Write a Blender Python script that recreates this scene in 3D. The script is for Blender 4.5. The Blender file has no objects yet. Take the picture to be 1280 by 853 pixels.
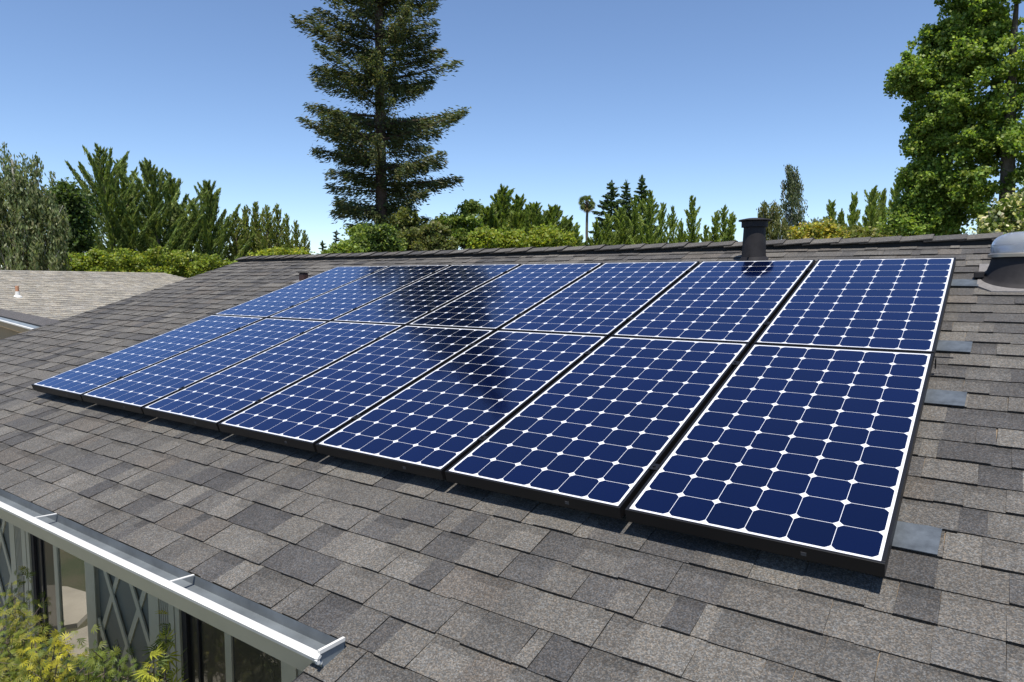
import bpy, math, random
import numpy as np
from mathutils import Vector, Matrix

S = bpy.context.scene
COL = S.collection
R = math.radians
PITCH = R(17.5)                       # roof pitch
CA, SA = math.cos(PITCH), math.sin(PITCH)

# ------------------------------------------------------------------ camera
CAM = np.array([0.21527, -2.12727, 0.78729])
RW = np.array([[0.8184783, 0.5745318, 0.0025319],
               [0.0519894, -0.0696740, -0.9962141],
               [-0.5721803, 0.8155113, -0.0868963]])   # rows: right, down, forward
cam = bpy.data.cameras.new('camera')
camo = bpy.data.objects.new('camera', cam)
COL.objects.link(camo)
xa, ya, za = RW[0], -RW[1], -RW[2]
camo.matrix_world = Matrix(((xa[0], ya[0], za[0], CAM[0]), (xa[1], ya[1], za[1], CAM[1]),
                            (xa[2], ya[2], za[2], CAM[2]), (0, 0, 0, 1)))
cam.sensor_width = 36
cam.lens = 860.05 / 1280 * 36
cam.clip_end = 3000
cam.clip_start = 0.05
S.camera = camo

# ------------------------------------------------------------------ light
SUN = Vector((0.20, -0.31, 0.95)).normalized()
w = bpy.data.worlds.new('World')
S.world = w
w.use_nodes = True
nt = w.node_tree
sky = nt.nodes.new('ShaderNodeTexSky')
sky.sky_type = 'NISHITA'
sky.sun_disc = False
sky.sun_elevation = math.asin(SUN.z)
sky.sun_rotation = math.atan2(SUN.x, SUN.y)
sky.altitude = 1500
sky.air_density = 1.0
sky.dust_density = 0.0
sky.ozone_density = 3.0
bg = nt.nodes['Background']
bg.inputs['Strength'].default_value = 0.128
hs = nt.nodes.new('ShaderNodeMix'); hs.data_type = 'RGBA'; hs.blend_type = 'MULTIPLY'
hs.inputs[0].default_value = 1.0; hs.inputs[7].default_value = (0.99, 1.0, 1.04, 1)   # clear, dry summer air
nt.links.new(sky.outputs[0], hs.inputs[6])
nt.links.new(hs.outputs[2], bg.inputs[0])
sl = bpy.data.lights.new('sun', 'SUN')
sl.energy = 5.0
sl.angle = R(0.55)
sl.color = (1.0, 0.95, 0.87)
so = bpy.data.objects.new('sun', sl)
COL.objects.link(so)
so.rotation_euler = SUN.to_track_quat('Z', 'Y').to_euler()
so.location = (0, 0, 40)
S.view_settings.view_transform = 'Standard'
S.view_settings.look = 'None'
S.view_settings.exposure = 0.36
S.view_settings.gamma = 1.0


# ------------------------------------------------------------------ helpers
def ray(x, y):
    d = RW.T @ np.array([(x - 640) / 860.05, (y - 426.5) / 860.05, 1.0])
    return d / math.hypot(d[0], d[1])


def at(x, y, D):
    """world point seen at photo pixel (x, y), D metres away over the ground"""
    return CAM + ray(x, y) * D


def thing(name, label, cat, loc=(0, 0, 0), rot=(0, 0, 0), group=None):
    o = bpy.data.objects.new(name, None)
    COL.objects.link(o)
    o.empty_display_size = 0.2
    o.location = loc
    o.rotation_euler = rot
    o['label'] = label
    o['category'] = cat
    if group:
        o['group'] = group
    return o


def copy_tree(o, parent=None):
    c = o.copy()
    COL.objects.link(c)
    if parent is not None:
        c.parent = parent
    for ch in list(o.children):
        copy_tree(ch, c)
    return c


def copy_thing(root, loc, rotz=0.0, scale=1.0, label=None):
    c = copy_tree(root)
    c.location = loc
    c.rotation_euler = (root.rotation_euler[0], root.rotation_euler[1], rotz)
    c.scale = (scale, scale, scale) if not hasattr(scale, '__len__') else scale
    c['label'] = label
    return c


class MB:
    """collects faces with a colour each; builds ONE mesh object"""
    def __init__(s):
        s.v = []; s.f = []; s.c = []; s.m = []

    def quad(s, a, b, c, d, col=(1, 1, 1), m=0):
        n = len(s.v)
        s.v += [tuple(a), tuple(b), tuple(c), tuple(d)]
        s.f.append((n, n + 1, n + 2, n + 3)); s.c.append(col); s.m.append(m)

    def poly(s, pts, col=(1, 1, 1), m=0):
        n = len(s.v)
        s.v += [tuple(q) for q in pts]
        s.f.append(tuple(range(n, n + len(pts)))); s.c.append(col); s.m.append(m)

    def box(s, x0, x1, y0, y1, z0, z1, col=(1, 1, 1), m=0):
        n = len(s.v)
        s.v += [(x0, y0, z0), (x1, y0, z0), (x1, y1, z0), (x0, y1, z0),
                (x0, y0, z1), (x1, y0, z1), (x1, y1, z1), (x0, y1, z1)]
        for q in ((0, 3, 2, 1), (4, 5, 6, 7), (0, 1, 5, 4), (1, 2, 6, 5), (2, 3, 7, 6), (3, 0, 4, 7)):
            s.f.append(tuple(n + k for k in q)); s.c.append(col); s.m.append(m)

    def bar(s, a, b, wd, dp, nrm=(0, -1, 0), col=(1, 1, 1), m=0):
        """square bar from a to b; wd across, dp along nrm"""
        a = Vector(a); b = Vector(b); t = (b - a).normalized(); nr = Vector(nrm).normalized()
        sd = t.cross(nr).normalized() * wd / 2; nr = nr * dp
        n = len(s.v)
        s.v += [tuple(q) for q in (a - sd, a + sd, b + sd, b - sd, a - sd + nr, a + sd + nr, b + sd + nr, b - sd + nr)]
        for q in ((0, 1, 2, 3), (7, 6, 5, 4), (0, 4, 5, 1), (1, 5, 6, 2), (2, 6, 7, 3), (3, 7, 4, 0)):
            s.f.append(tuple(n + k for k in q)); s.c.append(col); s.m.append(m)

    def tube(s, pts, rad, n=8, col=(1, 1, 1), m=0, cap=True):
        pts = [Vector(q) for q in pts]
        base = len(s.v)
        up = Vector((0.13, 0.31, 0.94))
        for i, q in enumerate(pts):
            t = (pts[min(i + 1, len(pts) - 1)] - pts[max(i - 1, 0)]).normalized()
            a = t.cross(up)
            if a.length < 1e-3: a = t.cross(Vector((1, 0, 0)))
            a.normalize(); b = t.cross(a)
            for k in range(n):
                th = 2 * math.pi * k / n
                s.v.append(tuple(q + (a * math.cos(th) + b * math.sin(th)) * rad[i]))
        for i in range(len(pts) - 1):
            for k in range(n):
                k2 = (k + 1) % n
                s.f.append((base + i * n + k, base + i * n + k2, base + (i + 1) * n + k2, base + (i + 1) * n + k))
                s.c.append(col); s.m.append(m)
        if cap:
            s.f.append(tuple(base + k for k in range(n))[::-1]); s.c.append(col); s.m.append(m)
            e = base + (len(pts) - 1) * n
            s.f.append(tuple(e + k for k in range(n))); s.c.append(col); s.m.append(m)

    def lathe(s, prof, n=48, cx=0, cy=0, col=(1, 1, 1), m=0, zfun=None):
        """prof: list of (radius, z) bottom to top; zfun(x, y, r, z) may bend the rings"""
        base = len(s.v)
        for (r, z) in prof:
            for k in range(n):
                th = 2 * math.pi * k / n
                x, y = cx + r * math.cos(th), cy + r * math.sin(th)
                s.v.append((x, y, zfun(x, y, r, z) if zfun else z))
        for i in range(len(prof) - 1):
            for k in range(n):
                k2 = (k + 1) % n
                s.f.append((base + i * n + k, base + i * n + k2, base + (i + 1) * n + k2, base + (i + 1) * n + k))
                s.c.append(col); s.m.append(m)

    def build(s, name, mats, parent=None, smooth=False, bevel=0.0, loc=(0, 0, 0), rot=(0, 0, 0)):
        me = bpy.data.meshes.new(name)
        me.from_pydata(s.v, [], s.f)
        if not isinstance(mats, (list, tuple)): mats = [mats]
        for mt in mats: me.materials.append(mt)
        me.polygons.foreach_set('material_index', s.m)
        at_ = me.attributes.new('tint', 'FLOAT_COLOR', 'FACE')
        cc = np.ones((len(s.f), 4), np.float32); cc[:, :3] = np.array(s.c, np.float32)
        at_.data.foreach_set('color', cc.ravel())
        if smooth:
            me.polygons.foreach_set('use_smooth', [True] * len(s.f))
            me.set_sharp_from_angle(angle=R(38))
        me.update()
        o = bpy.data.objects.new(name, me)
        COL.objects.link(o)
        o.location = loc; o.rotation_euler = rot
        if parent is not None: o.parent = parent
        if bevel:
            b = o.modifiers.new('bevel', 'BEVEL'); b.width = bevel; b.segments = 2; b.limit_method = 'ANGLE'
        return o


def np_mesh(name, V, F, tint, mat, parent=None, loc=(0, 0, 0)):
    """V (n,3), F (m,4) quads, tint (m,3)"""
    me = bpy.data.meshes.new(name)
    me.vertices.add(len(V)); me.vertices.foreach_set('co', V.astype(np.float32).ravel())
    me.loops.add(F.size); me.loops.foreach_set('vertex_index', F.astype(np.int32).ravel())
    me.polygons.add(len(F))
    me.polygons.foreach_set('loop_start', np.arange(0, F.size, 4, dtype=np.int32))
    me.polygons.foreach_set('loop_total', np.full(len(F), 4, np.int32))
    a = me.attributes.new('tint', 'FLOAT_COLOR', 'FACE')
    cc = np.ones((len(F), 4), np.float32); cc[:, :3] = tint
    a.data.foreach_set('color', cc.ravel())
    me.materials.append(mat)
    me.update(calc_edges=True)
    o = bpy.data.objects.new(name, me)
    COL.objects.link(o)
    o.location = loc
    if parent is not None: o.parent = parent
    return o


# ------------------------------------------------------------------ materials
def new_mat(name):
    m = bpy.data.materials.new(name); m.use_nodes = True
    return m, m.node_tree, m.node_tree.nodes['Principled BSDF']


def N(t, kind, **kw):
    n = t.nodes.new(kind)
    for k, v in kw.items():
        if k in n.inputs.keys(): n.inputs[k].default_value = v
        else: setattr(n, k, v)
    return n


def mathn(t, op, a, b=None, c=None):
    n = t.nodes.new('ShaderNodeMath'); n.operation = op
    for i, v in enumerate((a, b, c)):
        if v is None: continue
        if isinstance(v, (int, float)): n.inputs[i].default_value = v
        else: t.links.new(v, n.inputs[i])
    return n.outputs[0]


def plain(name, col, rough=0.5, metal=0.0, spec=0.5, noise=0.12, scale=9.0, bump=0.0):
    m, t, b = new_mat(name)
    b.inputs['Roughness'].default_value = rough
    b.inputs['Metallic'].default_value = metal
    b.inputs['Specular IOR Level'].default_value = spec
    tc = N(t, 'ShaderNodeTexCoord')
    nz = N(t, 'ShaderNodeTexNoise', Scale=scale, Detail=6.0, Roughness=0.65)
    t.links.new(tc.outputs['Object'], nz.inputs['Vector'])
    mr = N(t, 'ShaderNodeMapRange')
    mr.inputs['From Min'].default_value = 0.3; mr.inputs['From Max'].default_value = 0.7
    mr.inputs['To Min'].default_value = 1 - noise; mr.inputs['To Max'].default_value = 1 + noise
    t.links.new(nz.outputs[0], mr.inputs[0])
    mx = N(t, 'ShaderNodeVectorMath', operation='SCALE')
    mx.inputs[0].default_value = col
    t.links.new(mr.outputs[0], mx.inputs['Scale'])
    t.links.new(mx.outputs[0], b.inputs['Base Color'])
    if bump:
        bp = N(t, 'ShaderNodeBump', Strength=bump, Distance=0.004)
        t.links.new(nz.outputs[0], bp.inputs['Height'])
        t.links.new(bp.outputs[0], b.inputs['Normal'])
    return m


def shingle_mat(name, grain=260.0, contrast=0.55, bump=0.6):
    """mineral granules over asphalt; face attribute 'tint' carries each tab's own blend of granules"""
    m, t, b = new_mat(name)
    b.inputs['Roughness'].default_value = 0.85
    b.inputs['Specular IOR Level'].default_value = 0.25
    tc = N(t, 'ShaderNodeTexCoord')
    a = N(t, 'ShaderNodeAttribute', attribute_name='tint')
    vo = N(t, 'ShaderNodeTexVoronoi', Scale=grain)
    t.links.new(tc.outputs['Object'], vo.inputs['Vector'])
    sp = N(t, 'ShaderNodeSeparateColor'); t.links.new(vo.outputs['Color'], sp.inputs[0])
    pw = mathn(t, 'POWER', sp.outputs[0], 1.6)
    g = mathn(t, 'MULTIPLY_ADD', pw, contrast * 1.9, 1 - contrast * 0.72)
    vo2 = N(t, 'ShaderNodeTexNoise', Scale=60.0, Detail=4.0)
    t.links.new(tc.outputs['Object'], vo2.inputs['Vector'])
    g2 = mathn(t, 'MULTIPLY_ADD', vo2.outputs[0], 0.5, 0.75)
    st = N(t, 'ShaderNodeTexNoise', Scale=1.3, Detail=5.0, Roughness=0.6)
    t.links.new(tc.outputs['Object'], st.inputs['Vector'])
    g3 = mathn(t, 'MULTIPLY_ADD', st.outputs[0], 0.4, 0.8)
    mp = N(t, 'ShaderNodeMapping'); mp.inputs['Scale'].default_value = (5.0, 0.45, 1.0)   # run-off streaks down the slope
    t.links.new(tc.outputs['Object'], mp.inputs['Vector'])
    sk_ = N(t, 'ShaderNodeTexNoise', Scale=1.0, Detail=5.0, Roughness=0.65)
    t.links.new(mp.outputs[0], sk_.inputs['Vector'])
    g3 = mathn(t, 'MULTIPLY', g3, mathn(t, 'MULTIPLY_ADD', sk_.outputs[0], 0.5, 0.75))
    gg = mathn(t, 'MULTIPLY', mathn(t, 'MULTIPLY', g, g2), g3)
    # single granules differ a little in hue
    hue = N(t, 'ShaderNodeMix', data_type='RGBA', blend_type='MIX')
    t.links.new(sp.outputs[1], hue.inputs[0])
    hue.inputs[6].default_value = (1.10, 0.99, 0.88, 1); hue.inputs[7].default_value = (0.92, 1.0, 1.10, 1)
    mu = N(t, 'ShaderNodeMix', data_type='RGBA', blend_type='MULTIPLY'); mu.inputs[0].default_value = 1
    t.links.new(a.outputs['Color'], mu.inputs[6]); t.links.new(hue.outputs[2], mu.inputs[7])
    sc = N(t, 'ShaderNodeVectorMath', operation='SCALE')
    t.links.new(mu.outputs[2], sc.inputs[0]); t.links.new(gg, sc.inputs['Scale'])
    t.links.new(sc.outputs[0], b.inputs['Base Color'])
    bp = N(t, 'ShaderNodeBump', Strength=bump, Distance=0.0015)
    t.links.new(sp.outputs[2], bp.inputs['Height']); t.links.new(bp.outputs[0], b.inputs['Normal'])
    return m


def leaf_mat(name, base, trans=0.35, rough=0.5, spec=0.35):
    m, t, b = new_mat(name)
    a = N(t, 'ShaderNodeAttribute', attribute_name='tint')
    mu = N(t, 'ShaderNodeMix', data_type='RGBA', blend_type='MULTIPLY'); mu.inputs[0].default_value = 1
    mu.inputs[6].default_value = (*base, 1); t.links.new(a.outputs['Color'], mu.inputs[7])
    t.links.new(mu.outputs[2], b.inputs['Base Color'])
    b.inputs['Roughness'].default_value = rough
    b.inputs['Specular IOR Level'].default_value = spec
    tr = N(t, 'ShaderNodeBsdfTranslucent')
    br = N(t, 'ShaderNodeMix', data_type='RGBA', blend_type='MULTIPLY'); br.inputs[0].default_value = 1
    br.inputs[7].default_value = (1.25, 1.3, 0.6, 1); t.links.new(mu.outputs[2], br.inputs[6])
    t.links.new(br.outputs[2], tr.inputs[0])
    ms = N(t, 'ShaderNodeMixShader'); ms.inputs[0].default_value = trans
    t.links.new(b.outputs[0], ms.inputs[1]); t.links.new(tr.outputs[0], ms.inputs[2])
    t.links.new(ms.outputs[0], t.nodes['Material Output'].inputs[0])
    return m


def bark_mat(name, col):
    m = plain(name, col, 0.9, noise=0.45, scale=14, bump=0.8)
    return m


def cell_mat():
    """laminate: navy back-contact cells with rounded corners on a white sheet, under glass"""
    m, t, b = new_mat('solar_laminate')
    tc = N(t, 'ShaderNodeTexCoord')
    sp = N(t, 'ShaderNodeSeparateXYZ'); t.links.new(tc.outputs['Object'], sp.inputs[0])
    P = 0.1265

    def local(o, off):
        q = mathn(t, 'DIVIDE', mathn(t, 'SUBTRACT', o, off), P)
        fl = mathn(t, 'FLOOR', q)
        f = mathn(t, 'SUBTRACT', mathn(t, 'SUBTRACT', q, fl), 0.5)
        return q, fl, mathn(t, 'MULTIPLY', mathn(t, 'ABSOLUTE', f), P)
    qx, ix, ax = local(sp.outputs[0], 0.0195)
    qy, iy, ay = local(sp.outputs[1], 0.0205)
    half = 0.0624
    r2 = mathn(t, 'ADD', mathn(t, 'MULTIPLY', ax, ax), mathn(t, 'MULTIPLY', ay, ay))
    c = mathn(t, 'LESS_THAN', ax, half)
    c = mathn(t, 'MULTIPLY', c, mathn(t, 'LESS_THAN', ay, half))
    c = mathn(t, 'MULTIPLY', c, mathn(t, 'LESS_THAN', r2, 0.0782 ** 2))
    for q, n in ((qx, 6), (qy, 12)):
        c = mathn(t, 'MULTIPLY', c, mathn(t, 'GREATER_THAN', q, 0.0))
        c = mathn(t, 'MULTIPLY', c, mathn(t, 'LESS_THAN', q, float(n)))
    oi = N(t, 'ShaderNodeObjectInfo')
    cb = N(t, 'ShaderNodeCombineXYZ'); t.links.new(ix, cb.inputs[0]); t.links.new(iy, cb.inputs[1])
    t.links.new(mathn(t, 'MULTIPLY', oi.outputs['Random'], 37.0), cb.inputs[2])
    wn = N(t, 'ShaderNodeTexWhiteNoise'); t.links.new(cb.outputs[0], wn.inputs['Vector'])
    k = mathn(t, 'MULTIPLY_ADD', wn.outputs['Value'], 0.34, 0.83)
    sc = N(t, 'ShaderNodeVectorMath', operation='SCALE'); sc.inputs[0].default_value = CELL
    t.links.new(k, sc.inputs['Scale'])
    mx = N(t, 'ShaderNodeMix', data_type='RGBA')
    t.links.new(c, mx.inputs[0]); mx.inputs[6].default_value = (0.66, 0.67, 0.70, 1)
    t.links.new(sc.outputs[0], mx.inputs[7])
    # thin uneven dust on the glass
    dn = N(t, 'ShaderNodeTexNoise', Scale=3.0, Detail=6.0, Roughness=0.7)
    t.links.new(tc.outputs['Object'], dn.inputs['Vector'])
    du = mathn(t, 'MULTIPLY', mathn(t, 'POWER', dn.outputs[0], 2.0), 0.018)
    md = N(t, 'ShaderNodeMix', data_type='RGBA'); t.links.new(du, md.inputs[0])
    t.links.new(mx.outputs[2], md.inputs[6]); md.inputs[7].default_value = (0.4, 0.38, 0.34, 1)
    t.links.new(md.outputs[2], b.inputs['Base Color'])
    mt = mathn(t, 'MULTIPLY', c, 0.86)
    t.links.new(mt, b.inputs['Metallic'])
    t.links.new(mathn(t, 'MULTIPLY_ADD', c, -0.42, 0.6), b.inputs['Roughness'])
    b.inputs['Specular IOR Level'].default_value = 0.0
    b.inputs['Coat Weight'].default_value = 1.0
    b.inputs['Coat IOR'].default_value = 1.5
    b.inputs['Specular Tint'].default_value = (0.30, 0.55, 1.0, 1)
    b.inputs['Coat Roughness'].default_value = 0.075
    return m


CELL = (0.0040, 0.0150, 0.088)
M = {}
M['shingle'] = shingle_mat('asphalt_shingle')
M['shingle_far'] = shingle_mat('tan_shingle', grain=60, contrast=0.4, bump=0.2)
M['black_metal'] = plain('black_anodised_frame', (0.0065, 0.006, 0.0065), 0.45, 0.0, 0.35, 0.1)
M['black_paint'] = plain('black_painted_metal', (0.022, 0.020, 0.021), 0.65, 0.0, 0.22, 0.25, 14, 0.2)
M['vent_black'] = plain('black_plastic_vent', (0.012, 0.012, 0.012), 0.7, 0, 0.3, 0.2)
M['laminate'] = cell_mat()
M['sticker'] = plain('faded_sticker', (0.05, 0.05, 0.055), 0.6)
M['galv'] = plain('weathered_galvanised', (0.20, 0.23, 0.25), 0.55, 0.25, 0.4, 0.22, 8)
M['flash'] = plain('zinc_flashing', (0.105, 0.120, 0.135), 0.45, 0.3, 0.5, 0.42, 12)
M['white_paint'] = plain('white_gutter_paint', (0.66, 0.645, 0.60), 0.45, 0, 0.45, 0.10, 9)
M['trim'] = plain('grey_green_trim_paint', (0.40, 0.375, 0.275), 0.55, 0, 0.4, 0.06, 7)
M['siding'] = plain('grey_green_siding', (0.29, 0.275, 0.21), 0.6, 0, 0.4, 0.08, 7)
M['panel_green'] = plain('dark_green_panel', (0.12, 0.128, 0.108), 0.6, 0, 0.4, 0.1, 6)
M['deck'] = plain('roof_board', (0.20, 0.15, 0.10), 0.8)
M['tan_wall'] = plain('tan_stucco', (0.42, 0.31, 0.18), 0.9, noise=0.12, scale=3)
M['terracotta'] = plain('terracotta_pipe', (0.45, 0.22, 0.12), 0.8)
M['grey_plate'] = plain('grey_flashing_plate', (0.17, 0.16, 0.155), 0.75, 0, 0.3, 0.22, 60, 0.3)
M['bark_red'] = bark_mat('redwood_bark', (0.075, 0.048, 0.036))
M['bark'] = bark_mat('brown_bark', (0.10, 0.08, 0.062))
M['bark_white'] = bark_mat('pale_birch_bark', (0.45, 0.43, 0.39))
M['lf'] = leaf_mat('leaf', (1.6, 1.55, 1.4), 0.45)
M['needle'] = leaf_mat('needle', (1.75, 1.7, 1.5), 0.32, 0.55, 0.3)


def pane_mat(name, refl, col):
    m, t, b = new_mat(name)
    b.inputs['Base Color'].default_value = (*col, 1)
    b.inputs['Roughness'].default_value = 0.5
    gl = N(t, 'ShaderNodeBsdfGlossy', Roughness=0.012)
    gl.inputs['Color'].default_value = (0.95, 0.93, 0.88, 1)
    nz = N(t, 'ShaderNodeTexNoise', Scale=1.6, Detail=1.0)
    tc = N(t, 'ShaderNodeTexCoord'); t.links.new(tc.outputs['Object'], nz.inputs['Vector'])
    bp = N(t, 'ShaderNodeBump', Strength=0.08, Distance=0.01)
    t.links.new(nz.outputs[0], bp.inputs['Height']); t.links.new(bp.outputs[0], gl.inputs['Normal'])
    ms = N(t, 'ShaderNodeMixShader'); ms.inputs[0].default_value = refl
    t.links.new(b.outputs[0], ms.inputs[1]); t.links.new(gl.outputs[0], ms.inputs[2])
    t.links.new(ms.outputs[0], t.nodes['Material Output'].inputs[0])
    return m


M['pane'] = pane_mat('coated_window_glass', 0.42, (0.012, 0.012, 0.011))
M['pane_dark'] = pane_mat('screened_window_glass', 0.10, (0.010, 0.010, 0.009))

# ------------------------------------------------------------------ setting: ground
GZ = -2.72


def ground_mat():
    m, t, b = new_mat('garden_ground')
    tc = N(t, 'ShaderNodeTexCoord')
    n1 = N(t, 'ShaderNodeTexNoise', Scale=0.35, Detail=8.0, Roughness=0.7)
    t.links.new(tc.outputs['Object'], n1.inputs['Vector'])
    cr = N(t, 'ShaderNodeValToRGB')
    cr.color_ramp.elements[0].position = 0.4; cr.color_ramp.elements[0].color = (0.045, 0.06, 0.022, 1)
    cr.color_ramp.elements[1].position = 0.62; cr.color_ramp.elements[1].color = (0.13, 0.10, 0.065, 1)
    t.links.new(n1.outputs[0], cr.inputs[0]); t.links.new(cr.outputs[0], b.inputs['Base Color'])
    b.inputs['Roughness'].default_value = 0.95
    return m


g = MB()
g.quad((-700, -700, GZ), (700, -700, GZ), (700, 700, GZ), (-700, 700, GZ))
go = g.build('ground', ground_mat()); go['kind'] = 'structure'

pm = MB()
rp = random.Random(5)
M['stone'] = plain('pale_patio_stone', (0.44, 0.40, 0.32), 0.85, noise=0.18, scale=2.5, bump=0.2)
for i in range(7):
    for j in range(3):
        x0 = -8.6 + i * 1.5 + rp.uniform(-.05, .05); y0 = -4.1 + j * 1.12
        pts = []
        cx, cy = x0 + .7, y0 + .5
        for k in range(9):
            th = 2 * math.pi * k / 9 + rp.uniform(-.15, .15)
            pts.append((cx + .64 * math.cos(th) * rp.uniform(.9, 1.05), cy + .43 * math.sin(th) * rp.uniform(.9, 1.05)))
        pm.poly([(x, y, GZ + .05) for x, y in pts])
        for k in range(9):
            a, b_ = pts[k], pts[(k + 1) % 9]
            pm.quad((a[0], a[1], GZ), (b_[0], b_[1], GZ), (b_[0], b_[1], GZ + .05), (a[0], a[1], GZ + .05))
po = pm.build('patio', M['stone']); po['kind'] = 'structure'


# ------------------------------------------------------------------ shingles
def shingles(mb, rng, u_of, v0, n, e, palette, wmin=0.05, wmax=0.19, thick=1.0, print_band=True, edge=(0.03, 0.028, 0.026)):
    """laminated asphalt shingles: courses of thin and double-thick tabs, real steps"""
    for k in range(n):
        v = v0 + k * e
        u0, u1 = u_of(v + e * .5)
        u = u0
        wav = rng.uniform(-.0025, .0025)
        prev_thick = False
        piece = rng.uniform(.2, 1.0)
        pc = palette[rng.randrange(len(palette))]
        while u < u1 - 1e-6:
            wd = rng.uniform(wmin, wmax)
            ue = min(u + wd, u1)
            if u1 - ue < 0.05: ue = u1
            tk = (not prev_thick) if rng.random() < .8 else prev_thick
            prev_thick = tk
            h = (0.0108 if tk else 0.0056) * thick
            piece -= (ue - u)
            if piece < 0 or rng.random() < .82:
                pc = palette[rng.randrange(len(palette))]
                if piece < 0: piece = 1.0
            f = rng.uniform(.90, 1.10)
            c = tuple(q * f for q in pc)
            lo = v + wav + rng.uniform(-.0028, .0028) - (0.0025 if tk else 0)
            sl = rng.uniform(-.006, .006) if tk else 0
            up = v + e + .012
            hu = 0.0004 + (0.0008 if tk else 0)
            vm = v + e * rng.uniform(.62, .8)
            a0, b0 = (u + max(sl, 0) * 0, lo, h), (ue, lo, h)
            hm = h + (hu - h) * (vm - lo) / (up - lo)
            # wavy lower edge: three points
            mid = (u + (ue - u) * rng.uniform(.35, .65), lo + rng.uniform(-.0016, .0016), h * rng.uniform(.92, 1.08))
            us, ues = u + sl * .5, ue + rng.uniform(-.003, .003) * tk
            cs = c
            if print_band and rng.random() < .5:  # some tabs carry a darker printed band along their upper part
                kk = rng.uniform(.70, .88)
                cs = tuple(q * kk for q in c)
            mb.poly([a0, mid, b0, (ues, vm, hm), (us, vm, hm)], c)
            mb.quad((us, vm, hm), (ues, vm, hm), (ues, up, hu), (us, up, hu), cs)
            # butt edge (bare asphalt)
            zb = -.002
            mb.quad((a0[0], a0[1], zb), (mid[0], mid[1], zb), mid, a0, edge)
            mb.quad((mid[0], mid[1], zb), (b0[0], b0[1], zb), b0, mid, edge)
            if tk:
                mb.quad((u, lo, 0), a0, (us, vm, hm), (us, vm, 0), edge)
                mb.quad(b0, (ue, lo, 0), (ues, vm, 0), (ues, vm, hm), edge)
            u = ue


ROOF_H = -0.112                        # roof surface below the plane of the panels' glass
V0, EXP = -0.798, 0.1462
URAKE, USTEP, UR = -8.62, -1.43, 3.6
VR = V0 + 32 * EXP + .06              # ridge, measured up the slope
PAL = [(0.116, 0.109, 0.098)] * 4 + [(0.102, 0.097, 0.089)] * 3 + [(0.079, 0.076, 0.073)] * 3 + \
      [(0.136, 0.128, 0.114)] * 3 + [(0.066, 0.064, 0.063)] + [(0.112, 0.101, 0.088)]

PAL = [tuple(.88 * (.12 * m_ + .88 * q) for q, m_ in zip(c, (.105, .099, .0905))) for c in PAL]

house = thing('house', 'low house with dark grey shingle roof carrying the solar panels and a white gutter', 'house',
              (0, 0, 0))
roofrot = (PITCH, 0, 0)


def rw(u, v, n):
    """roof coordinates to world"""
    return Vector((u, v * CA - n * SA, v * SA + n * CA))


def on_roof(u, v, n=ROOF_H):
    return rw(u, v, n)


rng = random.Random(11)
sh = MB()


def uof(v):
    return (URAKE if v > V0 - .01 else USTEP, UR)


NLOW = 5
shingles(sh, rng, uof, V0 - NLOW * EXP, 32 + NLOW, EXP, PAL)
sh.build('roof_shingles', M['shingle'], house, loc=on_roof(0, 0), rot=roofrot)
RZ = on_roof(0, VR)
# back slope
sh = MB()
shingles(sh, rng, lambda v: (-UR, -URAKE), -.8, 32, EXP, PAL)
bo = sh.build('roof_shingles', M['shingle'], house)
# rotate: local v up-slope towards -y
bo.rotation_euler = (PITCH, 0, math.pi)
tip = Matrix.Rotation(math.pi, 4, 'Z') @ Matrix.Rotation(PITCH, 4, 'X') @ Vector((0, -.8 + 32 * EXP + .06, 0))
bo.location = Vector((0, RZ.y, RZ.z)) - Vector((0, tip.y, tip.z))
# deck under the shingles
dk = MB()
dk.box(URAKE + .01, UR, V0 + .012, VR, -.03, -.004)
dk.box(USTEP + .01, UR, V0 - NLOW * EXP + .012, V0 + .011, -.03, -.004)
dk.build('roof_deck', M['deck'], house, loc=on_roof(0, 0), rot=roofrot)
dk = MB()
dk.box(-UR, -URAKE - .01, -.79, VR + .003, -.03, -.004)
d2 = dk.build('roof_deck', M['deck'], house, rot=(PITCH, 0, math.pi))
d2.location = bo.location
# drip edge and rake trim
de = MB()
de.box(URAKE, USTEP - .004, V0 + .002, V0 + .03, -.018, -.0035)
de.box(URAKE - .006, URAKE + .004, V0, VR, -.12, .004)
de.box(USTEP - .008, USTEP + .004, V0 - NLOW * EXP, V0 - .002, -.12, .001)
de.build('drip_edge', M['black_metal'], house, loc=on_roof(0, 0), rot=roofrot)

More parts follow.
